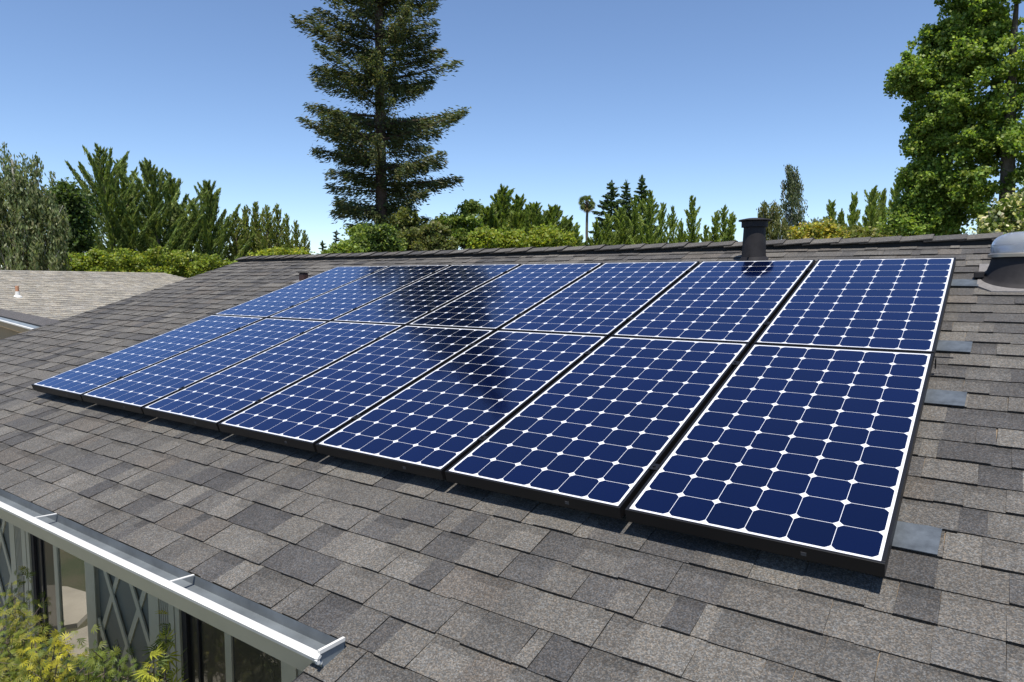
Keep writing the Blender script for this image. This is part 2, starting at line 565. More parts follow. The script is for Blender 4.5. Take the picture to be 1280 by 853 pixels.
# ridge vent: low black strip bent over the ridge, with nail heads, cap shingles above
rv = MB()
for sgn in (-1, 1):
    def P(u, d, n):
        return (u, RZ.y + sgn * (d * CA) + sgn * 0, RZ.z - d * SA + n + .016)
    for (u0, u1) in ((URAKE + .02, UR),):
        q = [P(u0, 0, .024), P(u1, 0, .024), P(u1, .125, .024), P(u0, .125, .024)]
        rv.poly(q if sgn < 0 else q[::-1])
        q = [P(u0, .125, .024), P(u1, .125, .024), P(u1, .128, -.022), P(u0, .128, -.022)]
        rv.poly(q if sgn < 0 else q[::-1])
rvo = rv.build('ridge_vent', M['vent_black'], house)
cp = MB()
u = URAKE - .02
rr = random.Random(3)
k = 0
while u < UR:
    L = .205
    pc = PAL[rr.randrange(len(PAL))]
    pc = tuple(q * .95 for q in pc)
    lift = .038 + rr.uniform(0, .008)           # butt end (left) rides over the one before
    uj = rr.uniform(-.008, .008)
    wd = .150 + rr.uniform(-.006, .006)
    a0, a1 = u + uj, u + L + .06
    prof0 = [(-wd, -wd * SA / CA * .96), (-.03, -.006), (.03, -.006), (wd, -wd * SA / CA * .96)]
    for j in range(3):
        (d0, h0), (d1, h1) = prof0[j], prof0[j + 1]
        p = [(a0, RZ.y + d0 * CA, RZ.z + .012 + h0 + .025), (a1, RZ.y + d0 * CA, RZ.z + lift + h0),
             (a1, RZ.y + d1 * CA, RZ.z + lift + h1), (a0, RZ.y + d1 * CA, RZ.z + .012 + h1 + .025)]
        # the exposed butt faces the right-hand end
        p = [(a0, p[0][1], RZ.z + h0 + .046), (a1, p[1][1], RZ.z + h0 + lift + .018),
             (a1, p[2][1], RZ.z + h1 + lift + .018), (a0, p[3][1], RZ.z + h1 + .046)]
        cp.quad(*p, pc)
        lo = [(x, y, z - .009) for x, y, z in p]
        cp.quad(*lo[::-1], (.03, .028, .026))
        cp.quad(lo[1], lo[2], p[2], p[1], (.03, .028, .026))
        cp.quad(p[0], p[3], lo[3], lo[0], (.03, .028, .026))
        if j == 0: cp.quad(lo[0], lo[1], p[1], p[0], (.03, .028, .026))
        if j == 2: cp.quad(p[3], p[2], lo[2], lo[3], (.03, .028, .026))
    u += L
cp.build('ridge_cap', M['shingle'], house)
nh = MB()
u = URAKE + .3
while u < UR:
    q = Vector((u, RZ.y - .105 * CA, RZ.z - .105 * SA + .040))
    nh.lathe([(.009, 0), (.009, .004), (.0, .0045)], 8, 0, 0)
    for i in range(len(nh.v) - 24, len(nh.v)):
        x, y, z = nh.v[i]; nh.v[i] = (x + q.x, y + q.y, z + q.z + y * math.tan(PITCH))
    u += .29
no = nh.build('nail_heads', M['galv'], rvo); no['kind'] = 'stuff'

# ------------------------------------------------------------------ gutter, wall under the eave
gx0, gx1 = URAKE, -1.385
gprof = [(-.742, -.350), (-.742, -.440), (-.812, -.440), (-.842, -.352), (-.857, -.347), (-.862, -.333),
         (-.850, -.323), (-.836, -.326), (-.838, -.338)]


def gskew(x):                         # the gutter runs slightly out of line with the eave
    return 0.0


gt = MB()
def gp(i, x, off=0):
    y, z = gprof[i]
    return (x, y + (gskew(x) if i >= 2 else 0), z)
xs = np.linspace(gx0, gx1, 24)
for a, b_ in zip(xs[:-1], xs[1:]):
    for i in range(2, len(gprof) - 1):
        mi = 1 if i >= 4 else 0
        gt.quad(gp(i, a), gp(i + 1, a), gp(i + 1, b_), gp(i, b_), m=mi)
    gt.quad(gp(1, a), gp(2, a), gp(2, b_), gp(1, b_), m=0)
gut = gt.build('gutter', [M['trim'], M['white_paint']], house, smooth=True)
gi = MB()
for a, b_ in zip(xs[:-1], xs[1:]):
    # inner trough of weathered metal
    s = lambda x: gskew(x)
    q = [(-.744, -.335), (-.746, -.372), (-.80, -.376), (-.8385, -.337)]
    for i in range(3):
        (y0, z0), (y1, z1) = q[i], q[i + 1]
        k0, k1 = (0 if i < 1 else 1), (0 if i < 0 else 1)
        gi.quad((a, y0 + s(a) * (i > 0), z0), (b_, y0 + s(b_) * (i > 0), z0), (b_, y1 + s(b_), z1), (a, y1 + s(a), z1))
gi.build('trough', plain('weathered_trough', (.125, .14, .15), .6, .1, .35, .3, 5), gut)
for x in (-3.42, -2.23, -4.6, -5.8, -7.0):
    hb = MB()
    hb.bar((x, -.748, -.332), (x - .004, -.838, -.327), .011, .003, (0, 0, 1))
    hb.build('hanger', M['white_paint'], gut)
ec = MB()
x = gx1
pts = [(x + .003, y + (gskew(x) if i >= 2 else 0), z) for i, (y, z) in enumerate(gprof[:7])]
pts = [(x + .003, -.752, -.324)] + [(x + .003, -.752, -.40)] + pts[2:]
ec.poly(pts)
ec.poly([(q[0] - .004, q[1], q[2]) for q in pts][::-1])
rim = pts[:1] + pts[5:7]
ec.bar(pts[0], pts[6], .010, .012, (0, 0, 1), m=1)
ec.bar(pts[6], pts[5], .010, .010, (1, 0, 0), m=1)
ec.bar(pts[5], pts[4], .010, .010, (1, 0, 0), m=1)
ec.bar(pts[4], pts[3], .008, .006, (1, 0, 0), m=1)
ec.build('end_cap', [M['galv'], M['white_paint']], gut)

YW = -0.30
fa = MB()
fa.box(URAKE + .02, USTEP + .2, -.738, -.712, -.50, -.352)
fa.build('fascia', M['trim'], house)
sf = MB()
sf.box(URAKE + .02, USTEP, -.711, YW + .02, -.47, -.45)
sf.build('soffit', M['trim'], house)
# roof projection's own side board, below its left rake
sb = MB()
a = rw(USTEP + .012, V0 - NLOW * EXP, -.125); b_ = rw(USTEP + .012, V0, -.125)
sb.quad(a, b_, b_ - Vector((0, 0, .14)), a - Vector((0, 0, .14)))
sb.quad(b_, a, a - Vector((0, 0, .14)) , b_ - Vector((0, 0, .14)))
sb.build('barge_board', M['trim'], house)

# wall, windows and lattice panels (x positions along the wall)
SILL, HEAD = -1.70, -.60
wins = [(-5.098, -4.652, -4.217), (-3.217, -2.744, -2.31)]
wl = MB()
solid = [(-8.4, -6.06), (-5.37, -5.098), (-4.217, -4.103), (-3.477, -3.217), (-2.31, -1.3)]
for x0, x1 in solid:
    wl.box(x0, x1, YW, YW + .12, GZ, -.45)
for x0, xm, x1 in wins:
    wl.box(x0, x1, YW, YW + .12, GZ, SILL)
    wl.box(x0, x1, YW, YW + .12, HEAD, -.45)
for x0, x1 in ((-6.06, -5.37), (-4.103, -3.477)):
    wl.box(x0, x1, YW + .05, YW + .12, GZ, -.45)
# vertical grooves of the narrow boards
for x0, x1 in ((-5.284, -5.166), (-3.369, -3.267)):
    nx = 5
    for i in range(nx):
        xx = x0 + (x1 - x0) * (i + .5) / nx
        wl.box(xx - .007, xx + .007, YW - .005, YW - .0005, GZ + .2, -.46)
wl.box(-8.4, -8.28, YW + .121, 7.6, GZ, -.2)
wl.box(UR - .3, UR - .18, YW + .121, 7.6, GZ, -.2)
wl.box(-8.4, UR - .18, 7.6, 7.72, GZ, -.2)
wl.box(-1.42, -1.30, -1.30, YW - .001, GZ, -.62)
wl.box(-1.30, UR - .18, -1.30, -1.18, GZ, -.72)
wl.build('wall', M['siding'], house)
tr = MB()
for x0, x1 in ((-5.37, -5.286), (-5.164, -5.098), (-4.217, -4.103), (-3.477, -3.371), (-3.265, -3.217), (-2.31, -2.215), (-6.14, -6.06)):
    tr.box(x0, x1, YW - .010, YW - .001, GZ + .2, -.455)
tr.build('wall_trim', M['trim'], house, bevel=.002)
for x0, xm, x1 in wins:
    wf = MB()
    ft = .016
    wf.box(x0 + .003, x0 + ft + .03, YW - .006, YW + .03, SILL + .002, HEAD)
    wf.box(x1 - ft, x1 - .003, YW - .006, YW + .03, SILL + .002, HEAD)
    wf.box(x0 + ft + .03, x1 - ft, YW - .006, YW + .03, HEAD - ft, HEAD)
    wf.box(x0 + ft + .03, x1 - ft, YW - .006, YW + .03, SILL + .002, SILL + ft)
    wf.box(xm - .024, xm + .030, YW - .004, YW + .03, SILL + ft, HEAD - ft)
    wo = wf.build('window', M['trim'], house, bevel=.002)
    scn = MB(); scn.box(x0 + ft + .03, xm - .025, YW + .024, YW + .029, SILL + ft, HEAD - ft)
    scn.build('pane', M['pane_dark'], wo)
    sfm = MB()
    sfm.box(x0 + ft + .031, x0 + ft + .075, YW + .006, YW + .023, SILL + ft, HEAD - ft)
    sfm.box(x0 + ft + .16, x0 + ft + .175, YW + .014, YW + .023, SILL + ft, HEAD - ft)
    sfm.build('sash', M['black_paint'], wo)
    pn = MB(); pn.box(xm + .031, x1 - ft, YW + .006, YW + .011, SILL + ft, HEAD - ft)
    pn.build('pane', M['pane'] if x0 < -4 else M['pane_dark'], wo)
    si = MB(); si.box(x0 - .03, x1 + .03, YW - .07, YW - .011, SILL - .04, SILL)
    si.build('sill', M['trim'], wo, bevel=.004)
for x0, x1 in ((-6.06, -5.37), (-4.103, -3.477)):
    pb = MB()
    pb.box(x0, x1, YW + .016, YW + .049, GZ + .3, -.455)
    po_ = pb.build('lattice_panel', M['panel_green'], house)
    la = MB()
    W_ = x1 - x0
    dw = .305                                   # diamond width
    hh = .262                                   # half height
    zc = -1.034
    cx = -3.917 + (x0 + 4.103)
    for i in range(-6, 9):
        for sg in (-1, 1):
            # line through crossing (cx + i*dw, zc) going down with slope sg
            xa_, za_ = cx + i * dw, zc
            dx = sg * dw / 2; dz = -hh
            t0, t1 = -2.2, 5.5
            # clip to panel in x
            ts = sorted(((x0 - xa_) / dx, (x1 - xa_) / dx))
            t0, t1 = max(t0, ts[0]), min(t1, ts[1])
            if t1 - t0 < .05: continue
            y = YW + .0155 if sg < 0 else YW + .0075
            la.bar((xa_ + dx * t0, y, za_ + dz * t0), (xa_ + dx * t1, y, za_ + dz * t1), .036, .0075 if sg < 0 else .0085, (0, -1, 0))
    la.build('lattice', M['trim'], po_)

# ------------------------------------------------------------------ solar panels
PW, PH, GU, GV = 0.798, 1.559, 0.0207, 0.0124
THK = 0.046


def make_panel():
    root = thing('solar_panel', '', 'solar panel', (0, 0, 0), roofrot, 'solar panels in two rows on the shingle roof')
    f = MB()
    lip = .011
    f.box(0, PW, 0, lip, -THK, 0); f.box(0, PW, PH - lip, PH, -THK, 0)
    f.box(0, lip, lip, PH - lip, -THK, 0); f.box(PW - lip, PW, lip, PH - lip, -THK, 0)
    f.box(lip, lip + .02, lip, PH - lip, -THK, -THK + .002); f.box(PW - lip - .02, PW - lip, lip, PH - lip, -THK, -THK + .002)
    f.build('frame', M['black_metal'], root, bevel=.0012)
    l = MB()
    l.box(lip - .003, PW - lip + .003, lip - .003, PH - lip + .003, -.0068, -.0016)
    l.build('glass_laminate', M['laminate'], root)
    # small sticker on the lower frame face
    s = MB()
    s.box(PW * .72, PW * .72 + .016, -.0012, -.0002, -.031, -.019)
    s.build('sticker', M['sticker'], root)
    return root


order = ['first', 'second', 'third', 'fourth', 'fifth', 'sixth', 'seventh']
where = {0: 'leftmost solar panel of the lower row, its lower left corner over bare shingles',
         6: 'nearest and largest solar panel, right end of the lower row'}
where2 = {0: 'leftmost solar panel of the upper row, beside the small black box vent',
          2: 'third solar panel from the left in the upper row, darkened by the tall tree\'s reflection',
          5: 'solar panel just below the black vent pipe, holding the pipe\'s reflection',
          6: 'rightmost solar panel of the upper row, nearest the domed skylight'}
panel0 = make_panel()
first = True
jr = random.Random(2)
for row in (0, 1):
    for c in range(7):
        o = panel0 if first else copy_tree(panel0)
        first = False
        u0 = (c - 7) * (PW + GU) + GU
        v0 = row * (PH + GV)
        o.location = rw(u0, v0, 0.0)
        o.rotation_euler = (PITCH + jr.uniform(-.0012, .0012), jr.uniform(-.0012, .0012), 0)
        if row == 0:
            lb = where.get(c, '%s solar panel from the left in the lower row' % order[c])
        else:
            lb = where2.get(c, '%s solar panel from the left in the upper row' % order[c])
        o['label'] = lb

# rails under the panels, with feet and mid clamps in the gaps between the columns
rl_lab = {.285: 'black rail under the lower panel row, near its lower edge', 1.29: 'black rail under the lower panel row, near its upper edge',
          1.85: 'black rail under the upper panel row, near its lower edge', 2.875: 'black rail under the upper panel row, near the ridge'}


def make_rail(v, label, proto=None):
    root = thing('mounting_rail', label, 'rail', rw(0, v, ROOF_H), roofrot, 'rails carrying the solar panels')
    ul = -7 * PW - 6 * GU
    b = MB(); b.box(ul + .05, -.015, -.018, .018, .010, -ROOF_H - THK - .001)
    b.build('rail', M['black_metal'], root)
    for i in range(1, 7):
        uc = -i * (PW + GU) + GU / 2
        k = MB()
        k.box(uc - .008, uc + .008, -.020, .020, -ROOF_H - THK, -ROOF_H - .004)
        k.box(uc - GU / 2 - .007, uc + GU / 2 + .007, -.020, .020, -ROOF_H + .0005, -ROOF_H + .0045)
        k.lathe([(.0065, -ROOF_H + .0045), (.0065, -ROOF_H + .010), (.001, -ROOF_H + .0102)], 6, uc, 0)
        k.build('clamp', M['black_metal'], root)
    for uf in (ul + .4, ul + 1.9, ul + 3.3, -.95, -.10):
        k = MB(); k.box(uf - .03, uf + .03, -.035, .035, .0108, .0118); k.box(uf - .018, uf + .018, -.016, .016, .0, .0105)
        k.build('foot', M['black_metal'], root)
    return root


for v, lb in rl_lab.items():
    make_rail(v, lb)

# end stub of the grounding bar poking out right of the array between the rows
gw = thing('grounding_bar', 'thin dark bar end sticking out right of the array between the two panel rows', 'bar',
           rw(0, PH + .006, -.02), roofrot)
b = MB(); b.box(-.02, .075, -.0025, .0025, -.003, .001); b.build('bar', M['black_metal'], gw)
b = MB(); b.box(.006, .011, -.022, -.004, -.05, -.004); b.build('bracket', M['black_metal'], gw)

# metal flashing sheets tucked into the shingle courses right of the panels
for (u0, u1, course, lb) in ((-.07, .112, 7, 'largest grey metal flashing sheet, beside the nearest panel\'s right edge'),
                             (-.07, .134, 14, 'grey stained metal flashing sheet in the middle, right of the nearest panel'),
                             (-.02, .131, 18, 'bluish flashing sheet just above the gap between the panel rows'),
                             (-.02, .128, 25, 'small pale flashing sheet between the upper right panel and the skylight')):
    vlo = V0 + course * EXP
    fl = thing('roof_flashing', lb, 'flashing', on_roof((u0 + u1) / 2, vlo, ROOF_H), roofrot, 'metal flashing sheets beside the array')
    m = MB(); hw = (u1 - u0) / 2
    m.poly([(-hw, -.004, .0155), (hw, -.004, .0155), (hw + .003, EXP - .002, .0102), (-hw, EXP - .002, .0102)])
    m.quad((-hw, -.004, .0125), (hw, -.004, .0125), (hw, -.004, .0155), (-hw, -.004, .0155))
    m.quad((hw, -.004, .0125), (hw + .003, EXP - .002, .0072), (hw + .003, EXP - .002, .0102), (hw, -.004, .0155))
    m.quad((-hw, -.004, .0125), (-hw, -.004, .0155), (-hw, EXP - .002, .0102), (-hw, EXP - .002, .0072))
    m.build('sheet', M['flash'], fl)

# ------------------------------------------------------------------ vent pipe, box vent, skylight
q = on_roof(-1.345, 3.50)
vp = thing('vent_pipe', 'black metal vent pipe with flat round cap standing near the ridge behind the panels', 'vent pipe', q)
TANP = math.tan(PITCH)
p = MB()
p.lathe([(.094, -.03), (.091, .02), (.081, .262)], 56)
p.build('pipe', M['black_paint'], vp, smooth=True)
p = MB()
p.lathe([(.112, 0), (.108, .014), (.098, .024), (.092, .04)], 56, zfun=lambda x, y, r, z: y * TANP * (1 if r > .1 else .4) + z)
p.box(-.018, -.008, -.106, -.094, .028, .050)
p.build('base_collar', M['black_paint'], vp, smooth=True)
p = MB()
p.lathe([(.080, .262), (.098, .262), (.098, .306), (.088, .306)], 56)
p.build('band', M['black_paint'], vp, smooth=True)
p = MB()
p.lathe([(.0, .313), (.118, .313), (.121, .309), (.122, .312), (.119, .319), (.06, .330), (.0, .333)], 56)
for a in range(4):
    th = a * math.pi / 2 + .9
    p.box(.088 * math.cos(th) - .008, .088 * math.cos(th) + .008, .088 * math.sin(th) - .008, .088 * math.sin(th) + .008, .30, .3135)
p.build('cap', M['black_paint'], vp, smooth=True)

q = on_roof(-6.13, 2.96)
bv = thing('roof_vent', 'small dark box vent on the shingles left of the upper panel row', 'roof vent', q)
p = MB(); p.box(-.042, .042, -.035, .035, -.02, .085); p.build('hood', plain('rusty_dark_metal', (.05, .026, .022), .6, .2, .4, .3), bv, bevel=.01)
p = MB(); p.box(-.047, .047, -.042, .042, .085, .093); p.build('lid', M['black_paint'], bv, bevel=.003)
p = MB()
p.quad((-.09, -.09, -.09 * TANP + .013), (.09, -.09, -.09 * TANP + .013), (.09, .09, .09 * TANP + .014), (-.09, .09, .09 * TANP + .014))
p.build('flange', M['grey_plate'], bv)

SKX, SKY_ = .352, 2.93
skz = on_roof(0, SKY_ / CA).z - .0
skr = on_roof(SKX, (SKY_ + ROOF_H * SA) / CA)
sk = thing('skylight', 'round tubular skylight with clear dome on black curb beside the upper right panel', 'skylight', skr)
dz = .945 - skr.z
p = MB()
p.lathe([(.236, .012), (.218, .016), (.196, .035), (.180, .6), (.168, 1.0)], 72,
        zfun=lambda x, y, r, z: (y * TANP + z) if z < .1 else ((y * TANP) * (1 - z) * .5 + dz * z))
p.build('curb', M['black_paint'], sk, smooth=True)
p = MB()
fl = [(-.232, -.17), (-.16, -.265), (.16, -.265), (.232, -.17), (.232, .26), (-.232, .26)]
zp = lambda y: y * TANP + .015
p.poly([(x, y, zp(y)) for x, y in fl])
for i in range(len(fl)):
    (xa_, yb_), (xc_, yd_) = fl[i], fl[(i + 1) % len(fl)]
    p.quad((xa_, yb_, zp(yb_) - .013), (xc_, yd_, zp(yd_) - .013), (xc_, yd_, zp(yd_)), (xa_, yb_, zp(yb_)))
p.build('flange', M['grey_plate'], sk)
p = MB(); p.box(-.252, -.20, -.06, .0, .005, .045); p.build('catch', M['black_paint'], sk, bevel=.006)
p = MB()
p.lathe([(.180, dz - .012), (.190, dz - .012), (.191, dz + .006), (.186, dz + .010), (.176, dz + .010)], 72)
p.build('ring', plain('bronze_ring', (.42, .37, .31), .35, .7, .5, .1), sk, smooth=True)
mg, tg, bgx = new_mat('clear_acrylic')
bgx.inputs['Transmission Weight'].default_value = .80; bgx.inputs['Roughness'].default_value = .10
bgx.inputs['IOR'].default_value = 1.49; bgx.inputs['Base Color'].default_value = (.72, .75, .80, 1)
p = MB()
ro, th_ = .180, .006
outer = [(ro, dz + .010), (ro * .995, dz + .045)] + [(ro * .99 * math.cos(a) ** .62, dz + .045 + .095 * math.sin(a)) for a in np.linspace(.12, math.pi / 2 - .01, 14)]
inner = [(max(r - th_, .001), z - (th_ if i > 1 else 0)) for i, (r, z) in enumerate(outer)][::-1]
p.lathe(outer + inner + outer[:1], 72)
p.build('dome', mg, sk, smooth=True)
p = MB()
p.lathe([(.150, dz - .10), (.152, dz + .012), (.170, dz + .060), (.172, dz + .058), (.158, dz + .008)], 60)
p.lathe([(.001, dz - .09), (.150, dz - .10)], 60)
p.build('reflector', plain('mirror_tube', (.75, .78, .82), .12, 1.0, .5, .05), sk, smooth=True)

# ------------------------------------------------------------------ neighbouring house
A0 = at(-60, 336.6, 23.0); B0 = at(205, 341.5, 28.5); B0[2] = A0[2] = .787 + .0105 * 25
ed = (B0 - A0); ed[2] = 0; ed /= np.linalg.norm(ed)
dn_ = np.array([ed[1], -ed[0], 0.0])          # towards us
if dn_ @ (CAM - A0) < 0: dn_ = -dn_
nb = thing('neighbour_house', 'neighbouring house with pale tan shingle roof beyond the left end of the dark roof', 'house', (A0[0], A0[1], GZ))
off = Vector((A0[0], A0[1], GZ))
np_ = R(18)
sh = MB()
Lr = np.linalg.norm(B0 - A0)
NP = [(0.52, 0.46, 0.37), (0.47, 0.42, 0.34), (0.56, 0.50, 0.41), (0.43, 0.39, 0.33), (0.50, 0.45, 0.38)]
NP = [(q[0] * .50, q[1] * .52, q[2] * .53) for q in NP]
rng2 = random.Random(21)
NL = 42
shingles(sh, rng2, lambda v: (-14.0, Lr + max(0, (-v)) * .75), -NL * .145, NL, .145, NP, .12, .4, 1.0, False, (.10, .09, .08))
ex = Vector(ed); up_ = (Vector(-dn_) * math.cos(np_) + Vector((0, 0, math.sin(np_)))).normalized()
nz_ = ex.cross(up_)
if nz_.z < 0:
    ex = -ex; nz_ = ex.cross(up_)
    for i, (x, y, z) in enumerate(sh.v): sh.v[i] = (-x, y, z)
    sh.f = [f[::-1] for f in sh.f]
mtx = Matrix((ex, up_, nz_)).transposed()
no_ = sh.build('roof', M['shingle_far'], nb)
no_.rotation_euler = mtx.to_euler()
no_.location = Vector(A0) - off
# hip side and back slope (plain planes of the same roof)
bk = MB()
sx = 1 if (ex @ Vector(ed)) > 0 else -1
far = [Vector(A0) - Vector(ed) * 14, Vector(B0), Vector(B0) - Vector(dn_) * 6 + Vector(ed) * 4.3 - Vector((0, 0, 1.95)), Vector(A0) - Vector(ed) * 14 - Vector(dn_) * 6 - Vector((0, 0, 1.95))]
bk.poly([tuple(q - off - Vector((0, 0, .01))) for q in far], (.34, .30, .25))
e1 = Vector(B0) + Vector(dn_) * 5.8 + Vector(ed) * 4.5 - Vector((0, 0, 1.88))
bk.poly([tuple(q - off - Vector((0, 0, .01))) for q in (far[1], e1, far[2])], (.34, .30, .25))
bk.build('roof', M['shingle_far'], nb)
wb = MB()
cor = [Vector(A0) - Vector(ed) * 13.6 + Vector(dn_) * 5.4, Vector(B0) + Vector(ed) * 3.6 + Vector(dn_) * 5.4,
       Vector(B0) + Vector(ed) * 3.6 - Vector(dn_) * 5.5, Vector(A0) - Vector(ed) * 13.6 - Vector(dn_) * 5.5]
for i in range(4):
    a, b_ = cor[i], cor[(i + 1) % 4]
    wb.quad((a.x - off.x, a.y - off.y, 0), (b_.x - off.x, b_.y - off.y, 0), (b_.x - off.x, b_.y - off.y, 2.0), (a.x - off.x, a.y - off.y, 2.0))
wb.build('wall', M['tan_wall'], nb)
# plumbing vent on that roof
hitd = None
d = ray(22, 371)
n3 = np.array(nz_); tt = ((np.array(A0) - CAM) @ n3) / (d @ n3)
vpos = CAM + d * tt
sc_ = tt / 860 * .66
pv = thing('plumbing_vent', 'short rust coloured vent pipe with white flashing on the pale tan roof', 'vent pipe', tuple(vpos))
p = MB(); p.lathe([(2.6 * sc_, .0), (2.4 * sc_, 16 * sc_), (1.6 * sc_, 16.3 * sc_)], 20); p.build('pipe', M['terracotta'], pv, smooth=True)
p = MB(); p.lathe([(6.5 * sc_, -1.5 * sc_), (5.5 * sc_, .8 * sc_), (3.4 * sc_, 2.2 * sc_), (2.7 * sc_, 8 * sc_)], 20); p.build('flashing', M['white_paint'], pv, smooth=True)

# low wing with dark roof edge and gutter, just past our rake
W0 = at(84, 403, 9.55); W1 = at(-70, 363, 24.0)
zt = .30
W0[2] = W1[2] = zt
wd_ = (W1 - W0); wd_ /= np.linalg.norm(wd_)
wn_ = np.array([wd_[1], -wd_[0], 0]);
if wn_ @ (CAM - W0) < 0: wn_ = -wn_
wing = thing('low_wing', 'low tan walled outbuilding with dark roof edge and white lipped gutter behind the left rake', 'outbuilding', (W0[0], W0[1], GZ))
woff = Vector((W0[0], W0[1], GZ)); vd = Vector(wd_); vn = Vector(wn_); up3 = Vector((0, 0, 1))
T0 = Vector(W0) + vn * .0; T1 = Vector(W1)
def wq(s, n, z): return tuple(Vector(W0) + vd * s + vn * n + up3 * z - woff)
Lw = float(np.linalg.norm(W1 - W0))
m = MB()
m.quad(wq(-.1, .0, 0), wq(Lw, .0, 0), wq(Lw, .16, -.065), wq(-.1, .16, -.065), (.085, .08, .078))
m.quad(wq(-.1, -2.4, -.75), wq(Lw, -2.4, -.75), wq(Lw, .0, 0), wq(-.1, .0, 0), (.085, .08, .078))
m.quad(wq(-.1, .16, -.065), wq(Lw, .16, -.065), wq(Lw, .162, -.09), wq(-.1, .162, -.09), (.03, .03, .03))
m.build('roof_edge', M['shingle'], wing)
m = MB()
m.quad(wq(-.05, .164, -.085), wq(Lw, .164, -.085), wq(Lw, .235, -.110), wq(-.05, .235, -.110), m=0)
m.quad(wq(-.05, .235, -.098), wq(Lw, .235, -.098), wq(Lw, .25, -.103), wq(-.05, .25, -.103), m=1)
m.quad(wq(-.05, .25, -.103), wq(Lw, .25, -.103), wq(Lw, .25, -.118), wq(-.05, .25, -.118), m=1)
m.quad(wq(-.05, .25, -.118), wq(Lw, .25, -.118), wq(Lw, .23, -.20), wq(-.05, .23, -.20), m=2)
m.poly([wq(-.05, .164, -.09), wq(-.05, .25, -.103), wq(-.05, .23, -.20), wq(-.05, .164, -.20)], m=1)
m.build('gutter', [M['galv'], M['white_paint'], M['tan_wall']], wing)
m = MB()
m.quad(wq(-.2, .08, -.17), wq(Lw, .08, -.17), wq(Lw, .08, GZ - zt), wq(-.2, .08, GZ - zt))
m.quad(wq(-.2, .08, -.17), wq(-.2, .08, GZ - zt), wq(-.2, -.3, GZ - zt), wq(-.2, -.3, -.01))
m.quad(wq(-.2, .08, -.17), wq(-.2, .232, -.20), wq(Lw, .232, -.20), wq(Lw, .08, -.17))
m.build('wall', M['tan_wall'], wing)


# ------------------------------------------------------------------ vegetation
def unit(a):
    return a / np.maximum(np.linalg.norm(a, axis=1, keepdims=True), 1e-9)


def leaves(rs, P, L, W, axis=None, jit=0.5, pal=None, var=0.25):
    """one rhombus leaf (or spray) per point"""
    n = len(P)
    a = rs.normal(size=(n, 3))
    if axis is not None: a = axis + jit * a * .6
    a = unit(a)
    b = unit(np.cross(a, rs.normal(size=(n, 3)) * .75 + np.array([.1, -.15, .75])))   # blades turn up to the light
    s = rs.uniform(.65, 1.35, (n, 1))
    a = a * L * s * .5; b = b * W * s * .5
    V = np.stack([P - a, P + b - a * .1, P + a, P - b - a * .1], 1).reshape(-1, 3)
    F = np.arange(4 * n).reshape(n, 4)
    pal = np.array(pal)
    t = pal[rs.integers(0, len(pal), n)] * rs.uniform(1 - var, 1 + var, (n, 1)) * rs.uniform(.93, 1.07, (n, 3))
    return V, F, t


def ell_clumps(rs, lobes, ncl, per, crad, flat=.75):
    """clump centres on and inside ellipsoid lobes, leaves round each clump"""
    vol = np.array([l[3] * l[4] * l[5] for l in lobes]) ** .67
    idx = rs.choice(len(lobes), ncl, p=vol / vol.sum())
    L = np.array(lobes)[idx]
    d = unit(rs.normal(size=(ncl, 3)))
    r = rs.uniform(.25, 1.0, (ncl, 1)) ** .45
    C = L[:, :3] + d * L[:, 3:6] * r
    cr = crad * rs.uniform(.45, 1.4, (ncl, 1))
    P = np.repeat(C, per, 0) + np.clip(rs.normal(size=(ncl * per, 3)), -1.7, 1.7) * np.repeat(cr, per, 0) * np.array([1, 1, flat])
    tone = np.repeat(rs.uniform(.78, 1.22, (ncl, 1)), per, 0)
    return C, P, tone


def trunk_mesh(parent, mat, H, r0, rs, lean=(0, 0), limbs=(), r1=.03, wob=.02):
    m = MB()
    zs = np.linspace(0, H, 9)
    ph = rs.uniform(0, 6.28)
    pts = [(lean[0] * (z / H) + wob * H * .3 * math.sin(ph + 5 * z / H), lean[1] * (z / H) + wob * H * .3 * math.cos(ph + 4 * z / H), z - .1 * (z == 0)) for z in zs]
    rad = [r0 * (1 - z / H) ** .85 + r1 for z in zs]; rad[0] *= 1.35
    m.tube(pts, rad, 9)
    for (a, b, ra) in limbs:
        a = Vector(a); b = Vector(b); mid = (a + b) / 2 + Vector((0, 0, -.08 * (b - a).length))
        m.tube([a, mid, b], [ra, ra * .65, ra * .2], 6, cap=False)
    return m.build('trunk', mat, parent, smooth=True)


G_MID = [(c[0] * 1.25, c[1] * 1.2, c[2] * 1.2) for c in [(.080, .120, .026), (.064, .102, .024), (.10, .145, .032), (.12, .155, .036)]]
G_DARK = [(.042, .070, .022), (.052, .082, .024), (.034, .056, .020)]
G_YEL = [(.17, .20, .025), (.21, .22, .03), (.12, .16, .025), (.14, .19, .03)]
G_GREY = [(.10, .130, .060), (.115, .142, .068), (.085, .112, .050), (.14, .150, .085)]
G_RED = [(c[0] * .70, c[1] * .76, c[2] * .88) for c in [(.055, .074, .028), (.070, .086, .030), (.095, .10, .034), (.042, .058, .025), (.12, .105, .042)]]
G_POP = [(c[0] * 1.3, c[1] * 1.25, c[2] * 1.3) for c in [(.120, .165, .036), (.10, .14, .032), (.14, .185, .042), (.085, .12, .030)]]
G_CON = [(c[0] * 1.5, c[1] * 1.42, c[2] * 1.4) for c in [(.060, .092, .028), (.078, .110, .030), (.048, .076, .024), (.092, .118, .034)]]


